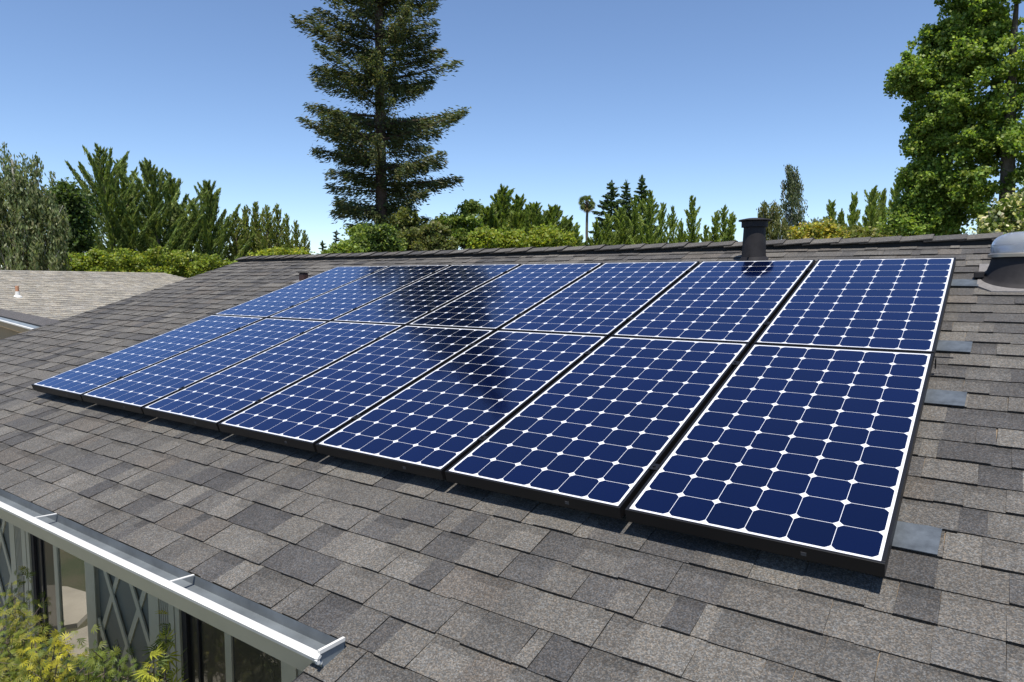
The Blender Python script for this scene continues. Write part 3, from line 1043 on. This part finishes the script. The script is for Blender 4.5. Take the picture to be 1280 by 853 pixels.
def lobe_tree(name, label, cat, D, lobes_px, ncl, per, crad, leaf, pal, bark, trunk_px, depth=.8, seed=0, group=None, r0=.2, trans=None,
              aspect=.7, axis=None, limbn=6, sub=0, subr=.4, flat=.75):
    """broadleaf tree or shrub; lobes given as they stand: photo pixel and pixel radii at distance D"""
    rs = np.random.default_rng(seed)
    base = at(trunk_px, 349, D); base[2] = GZ
    root = thing(name, label, cat, tuple(base), group=group)
    f = D / 860.0
    dirv = np.array([*(ray(trunk_px, 349)[:2]), 0.0]); dirv /= np.linalg.norm(dirv)
    lobes = []
    for l in lobes_px:
        x, y, rx, ry = l[:4]
        dd = l[4] if len(l) > 4 else rs.uniform(-.35, .35) * rx * f
        sx = RW[2] @ ray(x, y)
        c = at(x, y, D) + dirv * dd - base
        rr_ = rx * f * sx * sx
        lobes.append((c[0], c[1], c[2], rr_ * .95, rr_ * .95 * depth + rr_ * .05, ry * f * sx))
    if sub:                                    # boughs: small leafy masses on each lobe, air between them
        fine = []
        for l in lobes:
            k = max(3, int(sub * rs.uniform(.8, 1.25)))
            dd_ = unit(rs.normal(size=(k, 3))) * rs.uniform(.35, 1.0, (k, 1)) ** .5
            for q in dd_:
                rr2 = subr * rs.uniform(.55, 1.35)
                fine.append((l[0] + q[0] * l[3], l[1] + q[1] * l[4], l[2] + q[2] * l[5], rr2, rr2, rr2 * .62))
        lobes = fine
    C, P, tone = ell_clumps(rs, lobes, ncl, per, crad, flat)
    P[:, 2] = np.maximum(P[:, 2], .05)
    V, F, t = leaves(rs, P, leaf, leaf * aspect, np.tile(np.array(axis), (len(P), 1)) if axis is not None else None, .8, pal)
    np_mesh('crown', V, F, t * tone, M['lf'], root)
    H = max(l[2] for l in lobes) + .2
    limbs = []
    for i in rs.choice(len(C), min(limbn, len(C)), replace=False):
        c = C[i]
        z0 = max(.3, c[2] * rs.uniform(.35, .7))
        limbs.append(((0, 0, z0), tuple(c), r0 * .35))
    trunk_mesh(root, bark, H * .9, r0, rs, limbs=limbs)
    return root


def branch_tree(name, label, cat, base, H, z0, nb, lenf, elev, curve, lpm, leafL, leafW, spread, pal, bark, seed=0, r0=.25, lean=(0, 0),
                group=None, hang=0.0, smin=.15, along=.8, mat='needle', azl=None, limb=True, lr=(.5, 1.25), tiers=0):
    """conifer or upright tree: leader, branches swept by elev/curve, sprays along every branch"""
    rs = np.random.default_rng(seed)
    root = thing(name, label, cat, tuple(base), group=group)
    PP = []; AX = []; TN = []; limbs = []
    for i in range(nb):
        t = (i + rs.uniform(0, 1)) / nb
        t = t ** .9
        if tiers: t = (math.floor(t * tiers) + .5 + rs.normal() * .26) / tiers; t = min(max(t, 0.0), .995)
        z = z0 + (H - z0) * t
        az = (i * 2.39996 + rs.uniform(-.5, .5)) if azl is None else azl[i % len(azl)] + rs.uniform(-.3, .3)
        Ln = lenf(t) * rs.uniform(*lr)
        el = elev(t) + rs.uniform(-.10, .10)
        cv = curve(t)
        n = max(6, int(Ln * lpm * rs.uniform(.8, 1.2)))
        s = rs.uniform(smin, 1, n) ** .8
        hd = np.array([math.cos(az), math.sin(az), 0])
        x = Ln * s * math.cos(el)
        zz = Ln * (s * math.sin(el) + cv * s * s)
        lx = np.array([lean[0] * t, lean[1] * t, z])
        Pb = lx + x[:, None] * hd + zz[:, None] * np.array([0, 0, 1])
        sp_ = spread * (.35 + .65 * np.sin(np.pi * np.clip(s * .92 + .08, 0, 1)))[:, None] * min(1.0, .35 + Ln / (lenf(.3) + .01))
        o = rs.normal(size=(n, 3)) * sp_
        o[:, 2] *= .55
        if hang: o[:, 2] -= np.abs(rs.normal(size=n)) * hang * (1 if Ln > .8 else .4)
        Pb = Pb + o
        tg = np.stack([hd[0] * np.ones(n) * math.cos(el), hd[1] * np.ones(n) * math.cos(el), math.sin(el) + 2 * cv * s], 1)
        if hang: tg[:, 2] -= .5
        PP.append(Pb); AX.append(unit(tg)); TN.append(np.full((n, 1), rs.uniform(.8, 1.2)))
        if limb and Ln > .9:
            e = lx + Ln * .85 * math.cos(el) * hd + np.array([0, 0, Ln * (.85 * math.sin(el) + cv * .72)])
            md = lx + Ln * .45 * math.cos(el) * hd + np.array([0, 0, Ln * (.45 * math.sin(el) + cv * .2)])
            limbs.append((tuple(lx), tuple(md), tuple(e), min(.09, .02 * Ln)))
    # leader tip
    n = int(30 * max(1, lpm / 60))
    tt = rs.uniform(.9, 1.02, n)
    PP.append(np.stack([lean[0] * tt + rs.normal(size=n) * .05 * H * .1, lean[1] * tt + rs.normal(size=n) * .05 * H * .1, z0 + (H - z0) * tt], 1))
    AX.append(np.tile([0, 0, 1.0], (n, 1))); TN.append(np.ones((n, 1)))
    P = np.concatenate(PP); A = np.concatenate(AX); T = np.concatenate(TN)
    V, F, t = leaves(rs, P, leafL, leafW, A, 1 - along, pal)
    np_mesh('crown', V, F, t * T, M[mat], root)
    m = MB()
    zs = np.linspace(0, 1, 9)
    m.tube([(lean[0] * max(0, (z * H - z0) / (H - z0)), lean[1] * max(0, (z * H - z0) / (H - z0)), z * H - .1 * (z == 0)) for z in zs],
           [r0 * (1 - z) ** .8 + .012 for z in zs], 10)
    for a, md, e, ra in limbs:
        m.tube([a, md, e], [ra, ra * .7, ra * .2], 5, cap=False)
    m.build('trunk', bark, root, smooth=True)
    return root


def base_at(px, D):
    b = at(px, 349, D); b[2] = GZ
    return b


def top_h(px, y, D):
    return at(px, y, D)[2] - GZ


# --- redwood
D = 36.0
branch_tree('redwood_tree', 'very tall dark conifer with layered drooping branches towering behind the roof', 'conifer tree', base_at(478, D),
            28.5, 3.0, 245,
            lambda t: float(np.interp(t, [0, .17, .23, .45, .56, .68, 1], [2.2, 2.7, 4.3, 4.2, 3.7, 3.1, .4])),
            lambda t: -.14 + .50 * t, lambda t: .13 + .06 * t, 200, .24, .060, .27, G_RED, M['bark_red'], seed=7, r0=.36,
            hang=.20, smin=.10, along=.5, lr=(.45, 1.08), tiers=21)

# --- big broadleaf at the right
lobe_tree('sweetgum_tree', 'tall dense green broadleaf tree filling the right edge of the picture', 'tree', 19.0,
          [(1200, 25, 42, 42), (1252, -25, 85, 60), (1168, 92, 40, 36), (1225, 105, 62, 55), (1183, 142, 40, 36), (1195, 195, 44, 44),
           (1158, 214, 20, 14), (1240, 205, 62, 60), (1168, 262, 46, 36), (1145, 285, 26, 28), (1230, 275, 60, 46), (1305, 60, 70, 90), (1310, 190, 60, 90),
           (1182, 62, 30, 30), (1270, 130, 50, 60), (1146, 96, 20, 20), (1150, 255, 26, 26), (1162, 170, 22, 24), (1225, 160, 44, 40), (1215, 60, 40, 34)],
          2600, 66, .085, .072, [(.095, .15, .03), (.12, .18, .034), (.15, .21, .04), (.075, .125, .027), (.20, .25, .06)], M['bark'], 1252, depth=.75, seed=4, sub=26, subr=.35, r0=.24, aspect=.85, limbn=0)

# --- flowering shrub, right
lobe_tree('flowering_shrub', 'shrub dotted with creamy white blossom behind the skylight', 'shrub', 13.0,
          [(1270, 282, 38, 36), (1245, 300, 30, 24), (1300, 262, 36, 40), (1300, 310, 50, 40)], 420, 34, .10, .075,
          [(.5, .48, .34), (.09, .13, .03), (.11, .15, .04), (.42, .42, .27), (.16, .19, .06), (.07, .11, .025)], M['bark'], 1275, seed=5, r0=.06, aspect=.8)

# --- left: weeping grey-green eucalyptus / birch
def weeping(name, label, D, px, lobes, n, seed, bark, group=None, pal=G_GREY, hl=1.5):
    rs = np.random.default_rng(seed)
    base = base_at(px, D)
    root = thing(name, label, 'tree', tuple(base), group=group)
    f = D / 860
    PP = []; AX = []; limbs = []
    for (x, y, rx, ry, k) in lobes:
        c = at(x, y, D) - base
        for i in range(k):
            d = unit(rs.normal(size=(1, 3)))[0] * rs.uniform(.2, 1) ** .5
            s = c + d * np.array([rx * f * 1.1, rx * f * .9, ry * f])
            L = rs.uniform(.3, 1) * hl
            m = int(L * n)
            tt = rs.uniform(0, 1, m)
            ph = rs.uniform(0, 6.28)
            PP.append(s + np.stack([.18 * tt * math.cos(ph) + rs.normal(size=m) * .07, .18 * tt * math.sin(ph) + rs.normal(size=m) * .07, -L * tt + rs.normal(size=m) * .05], 1))
            AX.append(np.tile([.1, 0, -1.0], (m, 1)))
            if i % 9 == 0: limbs.append(((0, 0, max(.5, s[2] * .55)), tuple(s), .045))
    P = np.concatenate(PP); A = np.concatenate(AX)
    P[:, 2] = np.maximum(P[:, 2], .1)
    V, F, t = leaves(rs, P, .16, .06, A, .55, pal, .3)
    np_mesh('crown', V, F, t, M['lf'], root)
    H = max(at(l[0], l[1] - l[3], D)[2] - GZ for l in lobes)
    trunk_mesh(root, bark, H * .95, .16, rs, limbs=limbs)
    return root


weeping('weeping_tree', 'grey green weeping tree with pale stems at the far left edge', 30.0, 22,
        [(12, 215, 22, 30, 34), (40, 225, 20, 26, 26), (5, 270, 30, 40, 80), (38, 275, 26, 36, 70), (60, 275, 18, 34, 40), (15, 315, 40, 26, 60), (55, 315, 24, 24, 40), (-20, 250, 20, 60, 40)],
        70, 31, M['bark_white'], hl=1.3)
lobe_tree('round_tree', 'dark rounded tree between the weeping tree and the leaning conifers', 'tree', 38.0,
          [(82, 252, 20, 20), (92, 268, 18, 26), (70, 262, 18, 22), (90, 300, 24, 24)], 260, 40, .24, .17, G_DARK + [(.06, .095, .025)], M['bark'], 86, seed=8, r0=.25)

# --- leaning conifers
cones = [(122, 186, 155, 74, 'tallest of the leaning dark conifers, leftmost of its group'),
         (152, 205, 178, 52, 'leaning dark conifer just right of the tallest one'),
         (186, 207, 208, 62, 'leaning dark conifer with two sharp tips in the middle of its group'),
         (212, 220, 228, 46, 'leaning dark conifer, second from the right of its group'),
         (259, 231, 266, 50, 'narrow upright dark conifer at the right end of the leaning group')]
D = 42.0
for i, (tx, ty, bx, wp, lb) in enumerate(cones):
    Dd = D + (i % 2) * 2.5
    b = base_at(bx, Dd); tp = at(tx, ty, Dd)
    H = tp[2] - GZ
    ln = (tp[0] - b[0], tp[1] - b[1])
    rad = wp / 860 * Dd * .55
    branch_tree('leaning_conifer', lb, 'conifer tree', b, H, .8, 92, lambda t, r=rad: r * 2.7 * (1 - t) ** .95 + .25,
                lambda t: .75 + .25 * t, lambda t: .16, 200, .21, .045, .085, G_CON + [(.075, .10, .03)], M['bark'], seed=40 + i, r0=.18, lean=ln,
                group='leaning dark conifers', smin=.1, along=.58, limb=False, lr=(.35, 1.4))

# --- sparse yellow-green saplings
saps = [(297, 268), (309, 262), (322, 256), (336, 260), (349, 258), (360, 270), (372, 278), (382, 290)]
D = 42.0
sap0 = None
for i, (px, ty) in enumerate(saps):
    H = top_h(px, ty, D + (i % 3))
    lb = '%s sparse yellow green sapling from the left beyond the roof\'s left ridge end' % (order + ['eighth'])[i]
    if sap0 is None or i == 4:
        sp0 = branch_tree('sparse_sapling', lb, 'tree', base_at(px, D + (i % 3)), H, .8, 60, lambda t: 2.9 * (1 - t) ** .85 + .2,
                           lambda t: 1.1, lambda t: .05, 80, .18, .05, .07, [(.13, .17, .04), (.15, .18, .05), (.10, .14, .035), (.18, .18, .065)], M['bark'], seed=60 + i,
                           r0=.07, group='sparse yellow green saplings', smin=.05, along=.6, mat='lf')
        sap0 = sp0; sapH = H
    else:
        copy_thing(sap0, tuple(base_at(px, D + (i % 3))), i * 1.9, H / sapH, lb)

# --- yellow-green hedge bushes in front of the leaning conifers
D = 33.0
for i, (px, ty, rx) in enumerate(((62, 326, 20), (92, 318, 22), (122, 314, 24), (158, 316, 24), (196, 311, 27), (228, 316, 25), (262, 322, 22), (287, 330, 18))):
    lb = '%s bright yellow green bush from the left behind the neighbour\'s tan roof' % (order + ['eighth'])[i]
    lobe_tree('hedge_bush', lb, 'bush', D + (i % 2), [(px, ty + 9, rx * .62, 12), (px - rx * .7, ty + 17, rx * .42, 10), (px + rx * .75, ty + 15, rx * .45, 10), (px, ty + 28, rx * .9, 10), (px, ty + 50, rx * 1.2, 28)],
              210, 40, .13, .12, G_YEL[1:] + [(.13, .17, .03), (.10, .14, .03)], M['bark'], px, seed=80 + i, r0=.08, group='bright bushes behind the tan roof')
lobe_tree('yellow_bush', 'low bright yellow bush peeping over the left end of the ridge', 'bush', 26.0,
          [(345, 320, 22, 8), (370, 321, 22, 8), (330, 324, 16, 7), (360, 336, 40, 14)], 260, 36, .10, .10, G_YEL + [(.25, .25, .03)], M['bark'], 358, seed=95, r0=.06)

# --- small far conifers in the gap
for i, (px, ty, wp, D, pal, lb) in enumerate(((421, 291, 26, 48, [(.030, .045, .030), (.04, .055, .036)], 'small bluish layered conifer left of the tall conifer\'s foot'),
                                              (404, 303, 16, 46, G_DARK, 'tiny dark conifer at the edge of the sky gap'))):
    H = top_h(px, ty, D)
    branch_tree('small_conifer', lb, 'conifer tree', base_at(px, D), H, .8, 60, lambda t, r=wp / 860 * D * .8: r * (1 - t) ** .8 + .12,
                lambda t: .02, lambda t: .08, 120, .2, .07, .10, pal, M['bark'], seed=110 + i, r0=.1, limb=False)

# --- round green trees at the redwood's foot
rt = [(452, 305, 22, 20, 'round green tree left of the tall conifer\'s foot', G_MID, 30),
      (475, 300, 20, 16, 'small dark green shrub right at the tall conifer\'s foot', G_DARK + G_MID, 28),
      (508, 290, 30, 26, 'olive green rounded tree right of the tall conifer\'s foot', [(.10, .115, .035), (.085, .105, .03), (.12, .13, .045)], 34),
      (540, 300, 26, 20, 'low spreading olive tree between the tall conifer and the leafy trees', [(.10, .12, .04), (.08, .10, .03), (.13, .13, .055)], 33),
      (580, 280, 30, 28, 'broad bright green leafy tree below the blue sky right of the tall conifer', G_MID + [(.10, .14, .03)], 36),
      (430, 318, 18, 10, 'low yellow green shrub under the small bluish conifer', G_YEL[2:] + G_MID, 27)]
for i, (px, cy, rx, ry, lb, pal, D) in enumerate(rt):
    lobe_tree('leafy_tree', lb, 'tree', D, [(px, cy, rx, ry), (px - rx * .6, cy + ry * .5, rx * .6, ry * .7), (px + rx * .6, cy + ry * .45, rx * .6, ry * .7), (px + rx * .1, cy - ry * .4, rx * .55, ry * .6), (px, cy + ry + 14, rx * 1.1, 26)],
              460, 30, .11 * D / 32, .13 * D / 32, pal, M['bark'], px, seed=130 + i, r0=.12, sub=9, subr=.36, group='leafy trees along the ridge')

# --- dark leafy upright trees 600-720
ups = [(610, 262, 44), (628, 237, 46), (648, 250, 44), (668, 258, 42), (690, 262, 40), (708, 277, 34), (645, 272, 60)]
D = 40.0
for i, (px, ty, wp) in enumerate(ups):
    Dd = D + (i * 7 % 3)
    H = top_h(px, ty, Dd)
    lb = '%s bushy upright green tree from the left between the tall conifer and the palm' % order[i] if i < 6 else 'darker bushy upright tree behind the middle of its row'
    branch_tree('upright_tree', lb, 'tree', base_at(px, Dd), H, .6, 100, lambda t, r=wp / 860 * Dd * .62: r * 2.2 * (1 - t) ** .72 + .25,
                lambda t: .85, lambda t: .12, 190, .20, .06, .10, G_CON[1:2] + G_MID + [(.11, .15, .034), (.10, .14, .034)], M['bark'], seed=150 + i, r0=.14,
                group='bushy upright green trees', smin=.1, along=.7, limb=False, mat='lf')
for i, (px, ty, rx) in enumerate(((603, 302, 20), (640, 302, 18), (678, 300, 22), (700, 306, 18))):
    lobe_tree('yellow_shrub', 'yellow green shrub, %s from the left in front of the bushy upright trees' % order[i], 'shrub', 32.0 + i,
              [(px, ty, rx, 13), (px - 8, ty - 9, 9, 9), (px + 9, ty - 6, 8, 9), (px, ty + 22, rx * 1.2, 22)], 150, 34, .15, .15,
              G_YEL + [(.15, .19, .035)], M['bark'], px, seed=170 + i, r0=.06, group='yellow green shrubs by the ridge')

# --- fan palm
D = 95.0
pbase = base_at(733, D); ptop = at(732, 254, D); HP = ptop[2] - GZ
palm = thing('palm_tree', 'lone slender fan palm rising above the ridge against the sky', 'palm tree', tuple(pbase))
rs = np.random.default_rng(3)
m = MB()
zz = np.linspace(0, HP, 8)
m.tube([(.05 * math.sin(z), 0, z) for z in zz], [.26 - .10 * z / HP for z in zz], 9); m.build('trunk', M['bark'], palm, smooth=True)
VV = []; FF = []; TT = []; nv = 0
for i in range(60):
    th = rs.uniform(0, 6.28); el = rs.uniform(-1.2, 1.45)
    dr = np.array([math.cos(th) * math.cos(el), math.sin(th) * math.cos(el), math.sin(el)])
    L = rs.uniform(.5, .98); c = np.array([0, 0, HP]) + dr * L * .8
    dead = el < -.75
    side = np.cross(dr, rs.normal(size=3)); side /= np.linalg.norm(side)
    nrm = np.cross(dr, side)
    for k in range(13):
        a = (k - 6) / 6 * 1.35
        ax = dr * math.cos(a) + side * math.sin(a)
        tipp = c + ax * L * .75 + np.array([0, 0, -.10])
        mid = c + ax * L * .4
        wv = np.cross(ax, nrm) * .055
        VV += [c, mid + wv, tipp, mid - wv]; FF.append((nv, nv + 1, nv + 2, nv + 3)); nv += 4
        col = np.array((.16, .12, .06)) if dead else np.array((.075, .10, .035)) * rs.uniform(.7, 1.3)
        TT.append(col)
np_mesh('crown', np.array(VV), np.array(FF), np.array(TT), M['lf'], palm)
# frond stalks
m = MB()
for i in range(26):
    th = rs.uniform(0, 6.28); el = rs.uniform(-.6, 1.3)
    dr = np.array([math.cos(th) * math.cos(el), math.sin(th) * math.cos(el), math.sin(el)])
    m.tube([(0, 0, HP - .1), tuple(np.array([0, 0, HP]) + dr * .6)], [.03, .02], 4, cap=False)
m.build('stalks', M['bark'], palm)

# --- dark conifer tips behind the bright cypresses
for i, (px, ty, wp, lb) in enumerate(((763, 229, 44, 'left one of three dark pointed conifers right of the palm'),
                                      (781, 229, 30, 'middle one of three dark pointed conifers right of the palm'),
                                      (800, 223, 38, 'right and tallest of three dark pointed conifers right of the palm'))):
    D = 58.0 + i
    H = top_h(px, ty, D)
    branch_tree('dark_conifer', lb, 'conifer tree', base_at(px, D), H, .8, 120, lambda t, r=wp / 860 * D * 1.25: r * (1 - t) ** .85 + .15,
                lambda t: .15, lambda t: .10, 130, .26, .10, .18, [(.034, .056, .026), (.042, .068, .03), (.05, .075, .035)], M['bark'], seed=190 + i, r0=.2, limb=False,
                group='dark pointed conifers')

# --- bright green cypresses / poplars along the ridge
pops = [(745, 278, 24), (758, 270, 26), (775, 262, 30), (792, 250, 32), (812, 243, 34), (826, 258, 26), (840, 262, 22), (862, 248, 26), (850, 280, 22), (880, 284, 20),
        (893, 268, 16), (903, 262, 16), (912, 270, 16), (720, 288, 18)]
pnames = {0: 'bright upright tree just right of the palm trunk, leftmost of its row', 4: 'tallest bright upright tree, in front of the dark conifers',
          7: 'sharply pointed bright upright tree standing apart left of the vent pipe', 10: 'thin upright tree, left of three beside the vent pipe',
          11: 'thin upright tree, middle and tallest of three beside the vent pipe', 12: 'thin upright tree nearest the left side of the vent pipe', 13: 'small bright upright tree just left of the palm trunk'}
olab = {1: 'bright upright tree, second in the row right of the palm', 2: 'bright upright tree, third in the row right of the palm', 3: 'bright upright tree under the middle dark conifer tip',
        5: 'bright upright tree on the right shoulder of the tallest bright one', 6: 'slim bright upright tree left of the sharply pointed one',
        8: 'short bright upright tree at the left foot of the sharply pointed one', 9: 'short bright upright tree right of the sharply pointed one'}
D = 44.0
protos = []
for i, (px, ty, wp) in enumerate(pops):
    Dd = D + (i * 5 % 4) * 1.2
    H = top_h(px, ty, Dd)
    lb = pnames.get(i) or olab[i]
    if i in (0, 3, 4, 7, 10):
        o = branch_tree('upright_cypress', lb, 'tree', base_at(px, Dd), H, .5, 80, lambda t, r=wp / 860 * Dd * .56: r * 3.0 * (1 - t) ** .78 + .2,
                        lambda t: 1.0, lambda t: .06, 190, .19, .045, .065, G_POP, M['bark'], seed=210 + i, r0=.1, group='bright upright trees along the ridge',
                        smin=.1, along=.65, limb=False, mat='lf', lr=(.35, 1.4))
        protos.append((o, H, wp))
    else:
        o, H0, w0 = protos[-1]
        s = H / H0; sw = wp / w0
        copy_thing(o, tuple(base_at(px, Dd)), i * 2.1, (sw, sw, s), lb)

# --- birch and neighbours right of the vent pipe
weeping('birch_tree', 'slim airy birch taller than the row right of the vent pipe', 42.0, 988,
        [(989, 212, 7, 8, 26), (990, 232, 10, 16, 44), (992, 258, 14, 16, 44), (990, 283, 18, 18, 50)], 48, 71, M['bark_white'], pal=[(.07, .09, .05), (.085, .10, .06), (.055, .075, .04)], hl=1.0)
weeping('birch_tree', 'shorter olive birch right behind the vent pipe\'s cap', 40.0, 962,
        [(962, 262, 12, 12, 40), (965, 282, 16, 18, 50), (952, 285, 12, 14, 30)], 75, 72, M['bark_white'], pal=[(.10, .115, .04), (.12, .12, .045), (.085, .10, .035)], hl=.9)
weeping('birch_tree', 'low loose birch at the right foot of the slim airy one', 41.0, 1020,
        [(1018, 285, 14, 12, 40), (1010, 296, 14, 10, 30)], 70, 73, M['bark_white'], pal=[(.085, .10, .045), (.10, .11, .05)], hl=.8)
lobe_tree('yellow_shrub', 'yellow flowering shrub left of the big right hand tree, right of the vent pipe', 'shrub', 30.0,
          [(1005, 294, 16, 10), (1028, 290, 18, 12), (1045, 296, 14, 9), (1020, 312, 40, 18)], 260, 34, .14, .12, [(.30, .25, .04), (.16, .18, .035), (.12, .15, .03), (.24, .21, .05)], M['bark'], 1022, seed=240, r0=.06)
lobe_tree('yellow_shrub', 'dull olive shrub under the poplars right of the yellow flowering shrub', 'shrub', 31.0,
          [(1070, 297, 26, 10), (1100, 298, 24, 9), (1120, 292, 18, 12), (1085, 314, 50, 18)], 240, 34, .14, .13, [(.12, .13, .035), (.10, .13, .03), (.15, .14, .05)], M['bark'], 1085, seed=241, r0=.06)
pop2 = [(1036, 257, 18, 'pointed poplar, leftmost of the row beside the big right hand tree'), (1048, 268, 12, 'shorter poplar right beside the leftmost pointed one'),
        (1063, 248, 16, 'narrow poplar with open sky on both sides, left of the wide one'), (1086, 240, 24, 'wide feathery poplar in the middle of its row'),
        (1098, 243, 18, 'feathery poplar touching the wide one on its right'), (1116, 234, 20, 'tallest poplar, nearest to the big right hand tree'), (1132, 246, 22, 'poplar half hidden by the big right hand tree')]
pp = None
for i, (px, ty, wp, lb) in enumerate(pop2):
    Dd = 43.0 + (i * 5 % 3)
    H = top_h(px, ty, Dd)
    if i in (0, 3):
        o = branch_tree('poplar_tree', lb, 'tree', base_at(px, Dd), H, .5, 90, lambda t, r=wp / 860 * Dd * .5: r * 3.2 * (1 - t) ** .55 + .2,
                        lambda t: 1.12, lambda t: .06, 160, .18, .05, .08, G_POP, M['bark'], seed=250 + i, r0=.1, group='poplars beside the big right hand tree', smin=.1, along=.7, limb=True, mat='lf')
        pp = (o, H, wp)
    else:
        o, H0, w0 = pp
        copy_thing(o, tuple(base_at(px, Dd)), i * 1.7, (wp / w0, wp / w0, H / H0), lb)

# --- small maple by the house wall
def star_leaves(rs, P, size, pal, nl=7, tipd=None):
    V = []; F = []; T = []; nv = 0
    for p_ in P:
        nrm = unit((rs.normal(size=(1, 3)) * .5 + np.array([[.1, -.4, .8]])))[0]
        a = np.cross(nrm, rs.normal(size=3)); a /= np.linalg.norm(a); b = np.cross(nrm, a)
        s = size * rs.uniform(.6, 1.25)
        col = np.array(pal[rs.integers(len(pal))]) * rs.uniform(.8, 1.2)
        for k in range(nl):
            th = (k - (nl - 1) / 2) * (2.3 / (nl - 1)) * 1.15
            L = s * (1 - .07 * abs(k - (nl - 1) / 2) ** 1.5)
            ax = a * math.cos(th) + b * math.sin(th)
            wv = np.cross(ax, nrm) * s * .062
            V += [p_, p_ + ax * L * .5 + wv, p_ + ax * L - nrm * L * .22, p_ + ax * L * .5 - wv]
            F.append((nv, nv + 1, nv + 2, nv + 3)); nv += 4
            T.append(col * rs.uniform(.92, 1.08))
    return np.array(V), np.array(F), np.array(T)


def maple(label, base, stems, n_per, seed, pal, size=.045):
    rs = np.random.default_rng(seed)
    root = thing('maple_shrub', label, 'shrub', tuple(base))
    P = []; m = MB(); b0 = Vector(base)
    BR = []
    for (tip, spr, cnt, *fl_) in stems:
        tip = Vector(tip) - b0
        mid = Vector((tip.x * .45, tip.y * .45, tip.z * .6))
        m.tube([(0, 0, 0), mid, tip], [.012, .007, .002], 6, cap=False)
        for i in range(int(cnt * 3.6)):
            s = rs.uniform(.5, 1.03)
            q = (Vector((0, 0, 0)).lerp(mid, s / .5) if s < .5 else mid.lerp(tip, (s - .5) / .5))
            o = rs.normal(size=3) * spr * (1.15 - .75 * max(0, s - .3))
            q2 = np.array(q) + o
            P.append(q2); BR.append(bool(fl_))
            if i % 12 == 0: m.tube([q, tuple(q2)], [.003, .001], 4, cap=False)
    V, F, T = star_leaves(rs, P, size, pal)
    bb = np.repeat(np.array(BR), len(T) // len(P))
    T[bb] = np.array((.25, .235, .022)) * (T[bb].mean(1, keepdims=True) / T.mean())  # sunlit look of the outer stems, put into their leaf colour as brighter yellow
    np_mesh('foliage', V, F, T, M['lf'], root)
    m.build('stem', M['bark'], root, smooth=True)
    return root


def wallp(x, y, Y):
    d = ray(x, y); t = (Y - CAM[1]) / d[1]
    return CAM + d * t


MAP = [(c[0] * .72, c[1] * .70, c[2] * .8) for c in [(.16, .20, .03), (.12, .17, .03), (.20, .22, .04), (.10, .14, .03), (.24, .24, .04)]]
st = []
rs = np.random.default_rng(77)
for (x, y, Y, sp, c, *fl_) in ((18, 745, -.72, .06, 55), (8, 790, -.80, .10, 120), (30, 790, -.74, .09, 120), (45, 820, -.78, .11, 140), (12, 835, -.84, .12, 160), (30, 720, -.55, .04, 30), (-20, 780, -.8, .12, 120),
                         (70, 800, -.90, .028, 26, 1), (74, 818, -.92, .045, 34, 1), (40, 800, -.93, .03, 20, 1), (36, 830, -.95, .03, 20, 1), (50, 760, -.60, .04, 24), (90, 845, -.80, .10, 110), (60, 850, -.9, .12, 140)):
    st.append((wallp(x, y, Y), sp, c, *fl_))
bm_ = wallp(20, 900, -.8); bm_[2] = GZ
maple('yellow green fine leaved maple in the lower left corner in front of the lattice wall', bm_, st, 0, 7, MAP, .037)
st = []
for (x, y, Y, sp, c) in ((120, 815, -.72, .06, 70), (130, 835, -.76, .09, 110), (105, 838, -.80, .09, 110), (160, 845, -.72, .07, 60), (150, 820, -.62, .05, 30)):
    st.append((wallp(x, y, Y), sp, c))
bm_ = wallp(125, 900, -.75); bm_[2] = GZ
maple('low green maple growth in front of the first lattice panel', bm_, st, 0, 8, MAP[:2] + [(.07, .11, .025)] + MAP[3:4], .036)
st = [(wallp(192, 822, -.885), .022, 16), (wallp(187, 836, -.89), .026, 22), (wallp(208, 782, -.66), .03, 16), (wallp(200, 800, -.62), .03, 12), (wallp(215, 848, -.6), .03, 14)]
bm_ = wallp(185, 905, -.75); bm_[2] = GZ
maple('lone thin maple shoot with a bright yellow tip before the second window', bm_, st, 0, 9, [(.26, .26, .03), (.22, .24, .035), (.08, .11, .03)], .06)

# garden beyond the patio (seen mirrored in the window)
for i, (x, y, pal, lb) in enumerate(((-7.6, -6.2, [(.07, .10, .03), (.5, .48, .42), (.05, .08, .025)], 'white flowering garden bush beyond the patio, left one'),
                                     (-5.2, -6.6, [(.06, .09, .03), (.09, .12, .035)], 'plain green garden bush beyond the patio'),
                                     (-9.6, -5.6, [(.06, .09, .03), (.4, .38, .33), (.09, .12, .035)], 'white flowering garden bush beyond the patio, far left'))):
    rs = np.random.default_rng(300 + i)
    root = thing('garden_bush', lb, 'bush', (x, y, GZ))
    C, P, tone = ell_clumps(rs, [(0, 0, .8, 1.0, .8, .8), (.5, .2, .6, .7, .6, .6)], 170, 30, .12)
    V, F, t = leaves(rs, P, .09, .06, None, .5, pal)
    np_mesh('crown', V, F, t * tone, M['lf'], root)
    m = MB(); m.tube([(0, 0, -.05), (.05, 0, .5), (0, .05, 1.0)], [.05, .035, .01], 7); m.build('trunk', M['bark'], root, smooth=True)
